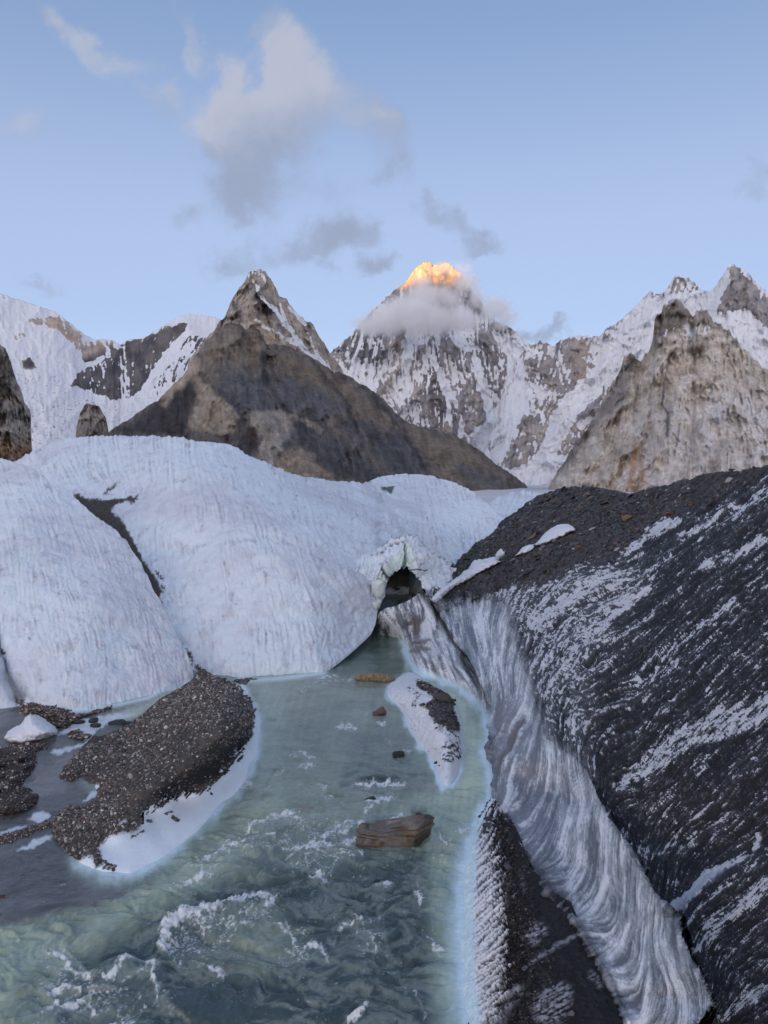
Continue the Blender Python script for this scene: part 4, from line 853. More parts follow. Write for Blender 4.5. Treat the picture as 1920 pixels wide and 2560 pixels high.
# ------------------------------------------------------------------ river
def water_mat():
    m = bpy.data.materials.new('glacial_water'); m.use_nodes = True; nt = m.node_tree
    b = nt.nodes['Principled BSDF']
    at = N(nt, 'ShaderNodeAttribute', attribute_name='Col'); fo = N(nt, 'ShaderNodeAttribute', attribute_name='foam')
    geo = N(nt, 'ShaderNodeNewGeometry')
    n1 = N(nt, 'ShaderNodeTexNoise'); n1.inputs['Scale'].default_value = 7; n1.inputs['Detail'].default_value = 6; n1.inputs['Distortion'].default_value = .6
    nt.links.new(geo.outputs['Position'], n1.inputs['Vector'])
    f = mathn(nt, 'MULTIPLY_ADD', mathn(nt, 'SUBTRACT', n1.outputs[0], .5), .35, 1.0)
    cmb = N(nt, 'ShaderNodeCombineColor')
    for i in range(3): nt.links.new(f, cmb.inputs[i])
    c = mixc(nt, 1.0, at.outputs['Color'], cmb.outputs[0], 'MULTIPLY')
    # foam: ragged lace cut out of the foam zones
    def ntex(sc, det, dist, sx=1.0, sy=1.0):
        n = N(nt, 'ShaderNodeTexNoise'); n.inputs['Scale'].default_value = sc; n.inputs['Detail'].default_value = det; n.inputs['Distortion'].default_value = dist
        mp_ = N(nt, 'ShaderNodeMapping'); mp_.inputs['Scale'].default_value = (sx, sy, 1); nt.links.new(geo.outputs['Position'], mp_.inputs['Vector']); nt.links.new(mp_.outputs[0], n.inputs['Vector']); return n.outputs[0]
    def ridge(o, k): return mathn(nt, 'SUBTRACT', 1.0, mathn(nt, 'MULTIPLY', mathn(nt, 'ABSOLUTE', mathn(nt, 'SUBTRACT', o, .5)), k))
    la = ridge(ntex(1.5, 7, 1.2, 1.0, .8), 9.0); lb = ridge(ntex(4.0, 6, .8, 1.0, .75), 7.0); sp = ntex(16, 4, .3)
    q = mathn(nt, 'ADD', mathn(nt, 'MULTIPLY', la, .50), mathn(nt, 'MULTIPLY', lb, .46)); q = mathn(nt, 'ADD', q, mathn(nt, 'MULTIPLY', mathn(nt, 'SUBTRACT', sp, .5), 1.6))
    q = mathn(nt, 'ADD', q, mathn(nt, 'MULTIPLY', fo.outputs['Fac'], .80)); fm = sstep(nt, q, .92, 1.75)
    c = mixc(nt, mathn(nt, 'MULTIPLY', sstep(nt, fo.outputs['Fac'], .0, 1.3), .55), c, (.34, .42, .41))
    c = mixc(nt, mathn(nt, 'MULTIPLY', fm, .93), c, (.70, .76, .80))
    nt.links.new(c, b.inputs['Base Color'])
    rr = mathn(nt, 'MULTIPLY_ADD', fm, .55, .13, clamp=True); nt.links.new(rr, b.inputs['Roughness'])
    b.inputs['IOR'].default_value = 1.33
    n2 = N(nt, 'ShaderNodeTexNoise'); n2.inputs['Scale'].default_value = 9; n2.inputs['Detail'].default_value = 5
    mp = N(nt, 'ShaderNodeMapping'); mp.inputs['Scale'].default_value = (.8, 1.3, 1)
    nt.links.new(geo.outputs['Position'], mp.inputs['Vector']); nt.links.new(mp.outputs[0], n2.inputs['Vector'])
    bp = N(nt, 'ShaderNodeBump'); bp.inputs['Strength'].default_value = .45; bp.inputs['Distance'].default_value = .04
    nt.links.new(n2.outputs[0], bp.inputs['Height']); nt.links.new(bp.outputs[0], b.inputs['Normal'])
    return m
M_WATER = water_mat()
SH_RIGHT = [(1011, 1604), (1026, 1658), (1040, 1672), (1094, 1696), (1148, 1718), (1189, 1753), (1216, 1791), (1223, 1824), (1216, 1853), (1215, 1880), (1224, 1921), (1227, 1970), (1230, 1992), (1209, 2026), (1183, 2078), (1168, 2159), (1154, 2229), (1154, 2344), (1160, 2460), (1174, 2560), (1180, 2700)]
SH_ISLE = [(1029, 1681), (1053, 1699), (1080, 1715), (1110, 1731), (1124, 1750), (1137, 1786), (1148, 1813), (1155, 1845), (1154, 1880), (1151, 1908), (1143, 1943), (1132, 1962), (1108, 1973), (1097, 1956), (1089, 1935), (1075, 1899), (1067, 1880), (1048, 1867), (1032, 1840), (1015, 1813), (1013, 1788), (991, 1767), (969, 1750), (964, 1737), (969, 1715), (1002, 1693)]
SH_APRON = [(600, 1702), (637, 1766), (648, 1824), (642, 1881), (613, 1951), (579, 1991), (521, 2043), (405, 2142), (324, 2182), (255, 2177), (202, 2153)]
def water():
    nx, ny = 640, 560
    px = np.linspace(-520, 2150, nx); 
    # finer rows where the river shows, following true distance
    py = np.concatenate([np.linspace(1385, 1560, 50, endpoint=False), np.linspace(1560, 2600, 330, endpoint=False), np.linspace(2600, 3300, 25)])
    px = np.concatenate([np.linspace(-520, -10, 30, endpoint=False), np.linspace(-10, 1260, 400, endpoint=False), np.linspace(1260, 2150, 25)])
    PX, PY = np.meshgrid(px, py)
    Y = Yz(PX, PY, 0.0); V = P3(PX, PY, Y); X, Yw = V[..., 0], V[..., 1]
    wx, wy = warp(PX, PY, 26, 60, 61); sx, sy = warp(PX, PY, 9, 16, 65)
    # flow-aligned streak fields
    fl = [(980, 1600, -.1, 1), (900, 1700, -.25, 1), (800, 1850, -.3, 1), (1000, 1850, -.05, 1), (1180, 1850, 0, 1), (750, 2050, -.8, .7), (1000, 2100, -.2, 1), (600, 2150, -1, .6), (700, 2300, -1, .6), (400, 2300, -1, .6), (300, 2450, -1, .8), (150, 2300, -1, .5), (1080, 2400, 0, 1), (850, 2450, -.5, 1), (200, 1950, -.8, .6), (100, 2150, -.6, .3)]
    vx, vy = flow_field(fl, PX, PY); gx, gy = gridflow(PX, PY, vx, vy)
    rs = np.random.RandomState(3)
    strk = lic(pn2(PX / 11, PY / 6, 301), gx, gy, 14); strf = lic(rs.randn(*PX.shape).astype(np.float32), gx, gy, 5)
    # ---- body colour of the silty water
    c = np.broadcast_to(np.array((.165, .215, .205)), V.shape).copy()
    def reg(poly, col, v, e=40, w=None):
        nonlocal c; a, b = (wx, wy) if w is None else w
        c = cmix(c, col, smooth(-sdf(poly, a, b), -e, e) * v)
    reg([(900, 1540), (1030, 1540), (1040, 1660), (960, 1700), (820, 1700)], (.055, .095, .085), .9, 22)
    reg([(640, 1720), (900, 1690), (980, 1740), (1020, 1880), (1090, 1990), (1050, 2100), (800, 2080), (620, 2080), (640, 1900)], (.20, .26, .235), .6, 50)
    reg([(860, 1820), (1010, 1830), (1080, 1960), (1060, 2000), (860, 1960)], (.085, .115, .125), .7, 35)
    reg([(640, 1790), (860, 1790), (900, 1850), (700, 1900)], (.10, .135, .135), .4, 35)
    reg([(380, 2260), (760, 2150), (1060, 2130), (1120, 2300), (1100, 2600), (0, 2640), (120, 2380)], (.038, .062, .075), .97, 50)
    reg([(600, 2080), (900, 2060), (1060, 2140), (940, 2190), (640, 2200)], (.075, .11, .11), .6, 40)
    reg([(-60, 2330), (200, 2300), (330, 2230), (450, 2180), (620, 2030), (680, 1960), (700, 2000), (640, 2090), (480, 2230), (330, 2330), (150, 2420), (-60, 2560)], (.28, .36, .31), .85, 45)
    reg([(-60, 2330), (60, 2300), (140, 2420), (120, 2600), (-60, 2640)], (.26, .34, .30), .7, 60)
    reg([(520, 2330), (700, 2290), (760, 2400), (640, 2440), (480, 2420)], (.22, .28, .245), .6, 45)
    reg([(640, 1700), (720, 1720), (700, 1900), (680, 1980), (640, 1980)], (.27, .36, .34), .75, 30)
    reg([(1060, 1700), (1150, 1740), (1210, 1830), (1220, 1980), (1160, 2060), (1050, 2010), (1140, 1950), (1160, 1850), (1120, 1750)], (.38, .49, .41), .95, 26)
    reg([(1040, 2000), (1200, 1990), (1160, 2100), (1150, 2300), (1140, 2620), (1090, 2620), (1080, 2300), (1060, 2150), (980, 2080)], (.25, .33, .30), .75, 40)
    # shallow stream on the left over grey silt
    left = smooth(-sdf([(-600, 1740), (60, 1740), (260, 1760), (480, 1720), (450, 1770), (320, 1830), (200, 1960), (260, 2010), (150, 2060), (190, 2160), (300, 2190), (420, 2170), (300, 2250), (150, 2280), (40, 2310), (-600, 2400)], sx, sy), -14, 14)
    silt = cmix(np.broadcast_to(np.array((.072, .078, .092)), V.shape).copy(), (.125, .135, .155), smooth(fbm(X * .5, Yw * .35, 4, 71), -.2, .35))
    silt = cmix(silt, (.04, .038, .038), smooth(fbm(X * 2.2, Yw * 1.4, 4, 73) + .08 * strf, .22, .45) * .6)
    c = c * (1 - left[..., None]) + silt * left[..., None]
    pool = smooth(-sdf([(290, 1780), (360, 1758), (410, 1732), (480, 1716), (455, 1740), (400, 1768), (330, 1800), (280, 1812), (200, 1800)], sx, sy), -8, 10)
    c = cmix(c, (.36, .44, .41), pool * .85)
    # drifting plumes
    Xw = X + .9 * fbm(X * .5, Yw * .5, 3, 181); Yv = Yw + .9 * fbm(X * .5, Yw * .5, 3, 182)
    c = c * (1 + .04 * np.clip(strk, -2, 2) + .34 * fbm((Xw + .3 * Yv) * .4, Yv * .9, 6, 85, .6))[..., None]
    hz = 1 - np.abs(fbm(Xw * .5 + .2 * Yv, Yv * .8, 6, 86, .65)) * 4
    c = cmix(c, (.37, .44, .43), smooth(hz, .45, 1.0) * (.08 + .20 * smooth(PY, 1750, 2100)) * (1 - left))
    c = cmix(c, (.06, .085, .09), smooth(fbm(X * .9 + 9, Yw * .55, 5, 75), .12, .5) * .45 * (1 - left))
    # pale ice seen through the water along every ice shore
    ri = dline(SH_RIGHT, PX, PY); isl = sdf(SH_ISLE, PX, PY); ap = dline(SH_APRON, PX, PY)
    k = np.clip((PY - 1500) / 800, .3, 1.3)
    wig = 16 * fbm(PX / 30, PY / 40, 4, 81)
    glow = np.maximum.reduce([np.exp(-np.clip(ri + wig - 3, 0, 999) / (33 * k)), (.62 + .38 * smooth(PY, 1800, 1940)) * np.exp(-np.clip(isl + wig, 0, 999) / (13 * k)), np.exp(-np.clip(ap + wig, 0, 999) / (27 * k)),
                              .9 * np.exp(-np.clip(dline([(52, 1756), (116, 1765), (191, 1778), (300, 1760), (370, 1744), (405, 1726), (480, 1712)], PX, PY), 0, 999) / 7),
                              .9 * np.exp(-np.clip(dline([(600, 1702), (700, 1696), (810, 1682)], PX, PY), 0, 999) / 7)])
    c = c * np.array([1.16, 1.17, 1.09])
    ice = (.64, .83, .95)
    c = cmix(c, (.38, .53, .50), smooth(glow, .04, .5) * .75); c = cmix(c, ice, smooth(glow, .22, 1.0) * .92)
    for poly in ([(72, 2044), (100, 2028), (125, 2036), (120, 2048), (92, 2057)], [(-10, 2095), (20, 2072), (70, 2060), (66, 2068), (30, 2080), (-10, 2110)], [(40, 2126), (70, 2108), (100, 2092), (133, 2090), (110, 2108), (80, 2120)],
                 [(206, 2004), (230, 1980), (258, 1962), (256, 1976), (230, 1996)], [(146, 1836), (180, 1800), (250, 1790), (300, 1784), (330, 1790), (270, 1806), (240, 1830), (225, 1850), (180, 1834)], [(125, 1880), (170, 1866), (230, 1850), (215, 1866), (150, 1886)], [(120, 1800), (150, 1810), (140, 1822), (125, 1812)]):
        c = cmix(c, (.58, .68, .78), smooth(-sdf(poly, sx, sy), -3, 3) * .9)
    # ---- foam
    foam = np.zeros(PX.shape); tb = 0 * foam
    fx, fy = warp(PX, PY, 14, 20, 91); fx2, fy2 = warp(fx, fy, 5, 6, 95)
    S = [([(425, 2229, 1), (492, 2194, 3), (538, 2182, 1)], .9), ([(503, 2165, 1), (538, 2136, 4), (584, 2113, 5), (637, 2096, 3), (689, 2090, 1)], .9), ([(608, 2084, 1), (637, 2058, 5), (689, 2043, 6), (729, 2035, 4), (758, 2046, 2)], .95),
         ([(775, 2113, 2), (810, 2096, 3), (833, 2072, 2), (868, 2055, 3), (903, 2052, 1)], .95), ([(712, 2120, 3), (760, 2118, 8), (830, 2112, 7), (893, 2108, 4)], .9), ([(405, 2379, 4), (417, 2327, 9), (475, 2292, 12), (532, 2281, 10), (579, 2263, 10), (637, 2249, 10), (689, 2255, 6), (670, 2280, 5)], 1.25),
         ([(689, 2321, 2), (729, 2333, 3), (741, 2367, 2)], .9), ([(764, 2362, 2), (799, 2373, 4), (822, 2414, 1)], .95), ([(249, 2460, 1), (289, 2443, 4), (324, 2414, 6), (370, 2408, 6), (388, 2437, 5), (376, 2460, 3), (399, 2480, 4), (393, 2512, 2)], 1.1),
         ([(116, 2379, 3), (156, 2385, 7), (174, 2425, 5), (202, 2443, 4), (226, 2449, 2)], 1.1), ([(122, 2489, 2), (162, 2472, 5), (202, 2478, 4)], .95), ([(104, 2547, 2), (135, 2510, 3), (180, 2520, 5), (226, 2490, 3), (232, 2540, 4)], .9), ([(868, 2553, 2), (890, 2545, 6), (914, 2524, 3)], 1.05),
         ([(845, 2321, 1), (880, 2312, 3), (914, 2298, 3)], .85), ([(891, 2350, 2), (926, 2352, 2), (940, 2390, 1)], .8), ([(723, 1887, 1), (750, 1884, 4), (781, 1890, 2)], .85), ([(746, 1918, 1), (781, 1912, 3)], .85), ([(680, 1940, 1), (712, 1928, 2)], .7), ([(833, 1818, 1), (860, 1814, 4), (891, 1822, 2)], .95),
         ([(796, 1962, 2), (812, 1970, 2)], .8), ([(804, 1991, 2), (833, 1992, 3)], .9), ([(799, 1694, 1), (845, 1692, 2)], .9), ([(745, 1726, 1), (760, 1728, 2)], .7), ([(770, 1710, 1), (880, 1698, 1)], .6), ([(888, 1960, 1), (940, 1960, 2.5), (1013, 1957, 1.5)], 1.0), ([(918, 2006, 2), (945, 2004, 4), (977, 2002, 3)], 1.05),
         ([(915, 2035, 2), (940, 2010, 3)], .8), ([(850, 2078, 4), (880, 2064, 3), (904, 2051, 2)], 1.0), ([(970, 2042, 1), (1007, 2038, 3)], .9), ([(848, 2110, 7), (888, 2098, 6)], 1.2), ([(1094, 2089, 2), (1121, 2105, 2), (1130, 2115, 1)], .85), ([(1150, 2078, 5), (1175, 2080, 6)], .8), ([(1100, 2150, 1), (1118, 2128, 1)], .6),
         ([(1035, 2229, 1), (1052, 2263, 3)], .85), ([(1070, 2344, 3), (1099, 2373, 3)], .9), ([(1040, 2480, 1), (1062, 2530, 2)], .75), ([(560, 2110, 1), (600, 2080, 2)], .6), ([(590, 1965, 5), (625, 1960, 4)], 1.0), ([(360, 2210, 1), (352, 2240, 1)], .5), ([(470, 2415, 2), (560, 2440, 2)], .6), ([(940, 1806, 1), (960, 1808, 3)], .8),
         ([(940, 2212, 3), (975, 2214, 3)], .8), ([(890, 2140, 2), (905, 2150, 2)], .6), ([(780, 2200, 3), (800, 2190, 5), (812, 2210, 2)], .85), ([(650, 1700, 1), (690, 1697, 1)], .4), ([(1010, 1878, 1), (1070, 1874, 1.5)], .6), ([(955, 1840, 1), (975, 1856, 2)], .4), ([(220, 2566, 6), (330, 2560, 8)], .6)]
    for ln, v in S:
        d = dline(ln, fx2, fy2); foam = np.maximum(foam, v * (.75 * smooth(-d, -12, 2) + .75 * smooth(-d, -3, 1))); tb = np.maximum(tb, v * smooth(-dline(ln, PX, PY), -60, 4))
    for poly, v in (([(712, 2113), (810, 2107), (891, 2107), (903, 2148), (856, 2171), (810, 2211), (775, 2188), (723, 2182)], .5), ([(399, 2408), (417, 2333), (480, 2292), (683, 2252), (690, 2310), (600, 2335), (540, 2379), (463, 2431)], .55), ([(100, 2390), (170, 2370), (240, 2450), (400, 2420), (420, 2520), (250, 2580), (90, 2580)], .4),
                    ([(600, 2060), (760, 2030), (900, 2040), (850, 2100), (600, 2140)], .42), ([(680, 2310), (770, 2320), (830, 2420), (700, 2420)], .42), ([(860, 2290), (960, 2290), (960, 2400), (880, 2400)], .38), ([(450, 2160), (620, 2090), (640, 2110), (440, 2240)], .3)):
        foam = np.maximum(foam, v * smooth(-sdf(poly, fx, fy), -14, 18))
    lace = 1 - np.abs(fbm(X * 2.6, Yw * 1.7, 5, 97)) * 5; lace2 = 1 - np.abs(fbm(X * 5.5 + 3, Yw * 3.4, 4, 99)) * 4.5
    spk = fbm(X * 9, Yw * 6, 3, 103)
    turb = smooth(PY, 1950, 2150) * (1 - left)
    fm = foam * 1.25 + .42 * np.clip(lace, -.5, 1) + .28 * np.clip(lace2, -.5, 1) + .5 * spk - 1.12
    fm = np.where(foam < .02, -1, fm)
    wisps = (.42 * lace + .3 * lace2 + .6 * spk + .25 * fbm(X * .4, Yw * .3, 3, 105) - 1.02 + .20 * turb + .1 * tb)
    F_ = np.clip(np.maximum(smooth(fm, -.05, .65), .45 * smooth(wisps, -.05, .45) * (1 - left * .6)), 0, 1)
    foamattr = np.clip(foam * (.7 + .3 * smooth(spk, -.2, .3)) + .10 * turb + .06 * tb - .12 * left, 0, 1.6)
    # ---- waves
    A = .022 + .095 * smooth(PY, 1800, 2200) * (1 - left)
    z = A * (1.5 * fbm(Xw * .5 + .3 * Yv, Yv * 1.0, 5, 111) + .5 * (1 - np.abs(fbm(Xw * .9 + .4 * Yv, Yv * 1.5, 4, 113)) * 3)) * 1.4
    z = z + .03 * F_ * (PY > 1900) * np.clip(foam, 0, 1) + A * .25 * fbm(Xw * 2.2, Yv * 3.6, 3, 117)
    z = z + .20 * np.exp(-(dline([(405, 2379), (417, 2327), (475, 2292), (579, 2263), (689, 2255)], PX, PY) / 36)**2) * (.7 + .6 * spk)
    z = z - .13 * np.exp(-(dline([(480, 2250), (579, 2228), (700, 2215)], PX, PY) / 34)**2) + .12 * np.exp(-(dline([(249, 2450), (324, 2410), (390, 2440)], PX, PY) / 26)**2)
    z = z + .08 * np.exp(-(dline([(895, 1948), (950, 1940), (1010, 1948)], PX, PY) / 9)**2) - .05 * np.exp(-(dline([(895, 1962), (1010, 1962)], PX, PY) / 6)**2)
    z = z * smooth(np.minimum(ap, 60), 0, 40) * (1 - .8 * smooth(glow, .1, .6))
    V[..., 2] += z - .01
    c = cmix(c, (.03, .045, .055), smooth(-dline([(905, 1950, 3), (950, 1950, 5), (1000, 1951, 2)], PX, PY), -4, 3) * .8)
    c = cmix(c, (.05, .06, .07), smooth(-dline([(1030, 2031, 4), (1060, 2031, 4)], sx, sy), -10, 5) * .75); c = cmix(c, (.20, .16, .14), smooth(-dline([(745, 2022, 5), (770, 2020, 8)], sx, sy), -12, 8) * .5)
    o = grid_mesh('river', V, np.clip(c, .01, .95), M_WATER, extra={'foam': foamattr})
    tag(o, 'grey green glacial river with streaks of white foam', kind='structure')
water()

# ------------------------------------------------------------------ stones: a few angular prototypes, used singly and in joined gravel
def hull_rock(seed, flat=.6, n=13):
    import bmesh
    rs = np.random.RandomState(seed); bm = bmesh.new()
    for k in range(n):
        v = rs.randn(3); v /= np.linalg.norm(v); v = np.sign(v) * np.abs(v)**.75; v *= rs.uniform(.8, 1.05)
        bm.verts.new((v[0], v[1] * rs.uniform(.85, 1), v[2] * flat))
    r = bmesh.ops.convex_hull(bm, input=bm.verts)
    bmesh.ops.delete(bm, geom=[g for g in r['geom_interior'] if isinstance(g, bmesh.types.BMVert)], context='VERTS')
    bmesh.ops.triangulate(bm, faces=bm.faces)
    V = np.array([v.co[:] for v in bm.verts]); bm.verts.index_update(); Fc = np.array([[v.index for v in f.verts] for f in bm.faces]); bm.free()
    return V * .5, Fc
ROUND = [hull_rock(k, .68, 14) for k in range(7)]
SLAB = [hull_rock(40 + k, .26, 11) for k in range(6)]
def stone_mat(name, use_attr, rough=.8):
    m = bpy.data.materials.new(name); m.use_nodes = True; nt = m.node_tree; b = nt.nodes['Principled BSDF']
    b.inputs['Roughness'].default_value = rough; b.inputs['Specular IOR Level'].default_value = .35
    if use_attr: c = N(nt, 'ShaderNodeAttribute', attribute_name='Col').outputs['Color']
    else: c = N(nt, 'ShaderNodeObjectInfo').outputs['Color']
    g = N(nt, 'ShaderNodeNewGeometry'); n1 = N(nt, 'ShaderNodeTexNoise'); n1.inputs['Scale'].default_value = 18; n1.inputs['Detail'].default_value = 6
    nt.links.new(g.outputs['Position'], n1.inputs['Vector'])
    f = mathn(nt, 'MULTIPLY_ADD', mathn(nt, 'SUBTRACT', n1.outputs[0], .5), .7, 1.0); cm = N(nt, 'ShaderNodeCombineColor')
    for i in range(3): nt.links.new(f, cm.inputs[i])
    nt.links.new(mixc(nt, 1.0, c, cm.outputs[0], 'MULTIPLY'), b.inputs['Base Color'])
    bp = N(nt, 'ShaderNodeBump'); bp.inputs['Strength'].default_value = .4; bp.inputs['Distance'].default_value = .02
    nt.links.new(n1.outputs[0], bp.inputs['Height']); nt.links.new(bp.outputs[0], b.inputs['Normal'])
    return m
M_ST = stone_mat('loose_stone', False); M_STA = stone_mat('gravel_stone', True)
def protos(L, nm):
    return [raw_mesh(nm, v, f, smooth_=False) for v, f in L]
P_ROUND = protos(ROUND, 'stone'); P_SLAB = protos(SLAB, 'slab')
for me in P_ROUND + P_SLAB: me.materials.append(M_ST)

def rotmats(rs, n, N_=None, tilt=.5):
    """random rotations; with normals given, the flat side lies on the surface"""
    a = rs.rand(n) * 2 * math.pi; z = np.zeros((n, 3)); z[:, 2] = 1
    up = z if N_ is None else N_
    up = up + rs.randn(n, 3) * tilt * .4; up /= np.linalg.norm(up, axis=1, keepdims=True)
    r = np.stack([np.cos(a), np.sin(a), 0 * a], -1); x = np.cross(r, up); x /= np.linalg.norm(x, axis=1, keepdims=True) + 1e-9
    y = np.cross(up, x); return np.stack([x, y, up], -1)
def joined(name, L, pos, Rm, sc, cols, parent, rs):
    which = rs.randint(0, len(L), len(pos)); VV = []; FF = []; CC = []; off = 0
    for k, (v, f) in enumerate(L):
        i = np.where(which == k)[0]
        if not len(i): continue
        w = np.einsum('nij,nvj->nvi', Rm[i], v[None] * sc[i][:, None, :]) + pos[i][:, None, :]
        VV.append(w.reshape(-1, 3)); FF.append((f[None] + (np.arange(len(i)) * len(v))[:, None, None]).reshape(-1, 3) + off)
        CC.append(np.repeat(cols[i], len(v), 0)); off += w.shape[0] * w.shape[1]
    me = raw_mesh(name, np.concatenate(VV), np.concatenate(FF), np.concatenate(CC), smooth_=False)
    o = link(name, me, M_STA, parent); o['kind'] = 'stuff'; return o
def single(name, me, pos, Rm, sc, col, parent, label=None):
    o = bpy.data.objects.new(name, me); COL.objects.link(o)
    from mathutils import Matrix
    M = Matrix(Rm.tolist()).to_4x4(); o.matrix_local = Matrix.Translation(Vector(pos)) @ M @ Matrix.Diagonal((*sc, 1))
    if parent: o.parent = parent
    o.color = (*col, 1)
    if label: o['label'] = label
    return o
PAL = np.array([(.055, .056, .062), (.085, .086, .092), (.13, .13, .135), (.085, .074, .066), (.22, .218, .222), (.17, .13, .105), (.40, .39, .38), (.26, .22, .185), (.60, .59, .57), (.17, .10, .075)])
PALW = np.array([.16, .17, .16, .11, .13, .08, .08, .06, .035, .025])
PALS = np.array([(.030, .030, .033), (.048, .046, .048), (.070, .064, .061), (.10, .092, .086), (.065, .05, .042), (.15, .14, .135), (.15, .10, .07), (.32, .31, .30)]); PALSW = np.array([.27, .24, .17, .1, .1, .07, .03, .02])
def scatter(V, n, dens, count, rs):
    p = np.clip(dens, 0, None).astype(float)
    A = np.linalg.norm(np.cross(np.gradient(V, axis=1), np.gradient(V, axis=0)), axis=-1); p = p * A
    p[:2] = 0; p[-2:] = 0; p[:, :2] = 0; p[:, -2:] = 0
    i = rs.choice(p.size, count, p=(p / p.sum()).ravel()); H, W = V.shape[:2]; j, k = i // W, i % W
    u = rs.rand(count, 1); w = rs.rand(count, 1)
    P = V[j, k] * (1 - u) * (1 - w) + V[j, k + 1] * u * (1 - w) + V[j + 1, k] * (1 - u) * w + V[j + 1, k + 1] * u * w
    return P, n[j, k], i
def scatter_stones(parent, V, n, dens, nsingle, nstuff, size_px, rs, L=ROUND, PM=None, pal=PAL, palw=PALW, nm='stone', stuffname='gravel', small_px=(3, 7), flat=False):
    PM = PM or P_ROUND
    def make(count, lo, hi, pw):
        P, nn, ii = scatter(V, n, dens, count, rs); d = np.linalg.norm(P - np.array([0, 0, CAMZ]), axis=1)
        s = (lo + (hi - lo) * rs.rand(count)**pw) * d / F
        sc = np.stack([s * rs.uniform(.85, 1.35, count), s * rs.uniform(.65, 1.0, count), s * rs.uniform(.7, 1.1, count)], -1)
        up = np.where(nn[:, 2:3] < 0, -nn, nn)
        return P + up * (s * .10)[:, None], rotmats(rs, count, up if flat else None, .5 if flat else 1.6), sc, pal[rs.choice(len(pal), count, p=palw / palw.sum())]
    if nstuff:
        a = make(nstuff, *small_px, 1.8); joined(stuffname, L, a[0], a[1], a[2], a[3], parent, rs)
    if nsingle:
        a = make(nsingle, *size_px, 2.2)
        for k in range(nsingle): single(nm, PM[rs.randint(len(PM))], a[0][k], a[1][k], a[2][k], a[3][k], parent)

# ------------------------------------------------------------------ low banks: heights over the water given point by point
M_GRAVEL = mat('gravel_ground', rough=.9, spec=.2, var=.35, vscale=9, bump=.9, bscale=16, bdist=.05)
M_SHELF = mat('wet_ice', rough=.35, spec=.5, var=.06, vscale=3, bump=.4, bscale=9, bdist=.04)
def bank(x0, x1, y0, y1, step, zc, sm=2e-3, top=None):
    nx = int((x1 - x0) / step); ny = int((y1 - y0) / step)
    if top is None: PX, PY = np.meshgrid(np.linspace(x0, x1, nx), np.linspace(y0, y1, ny))
    else: PX, PY, _ = sheet(x0, x1, nx, top, y1, ny)
    z = rbf([(c[0], c[1]) for c in zc], [c[2] for c in zc], PX, PY, sm)
    return PX, PY, z
def lift(PX, PY, z, d=0):
    V = P3(PX, PY, Yz(PX, PY, np.minimum(z, 6))); n = normals(V); n = np.where(n[..., 2:3] < 0, -n, n)
    return V + n * np.asarray(d)[..., None] if np.ndim(d) else V, n

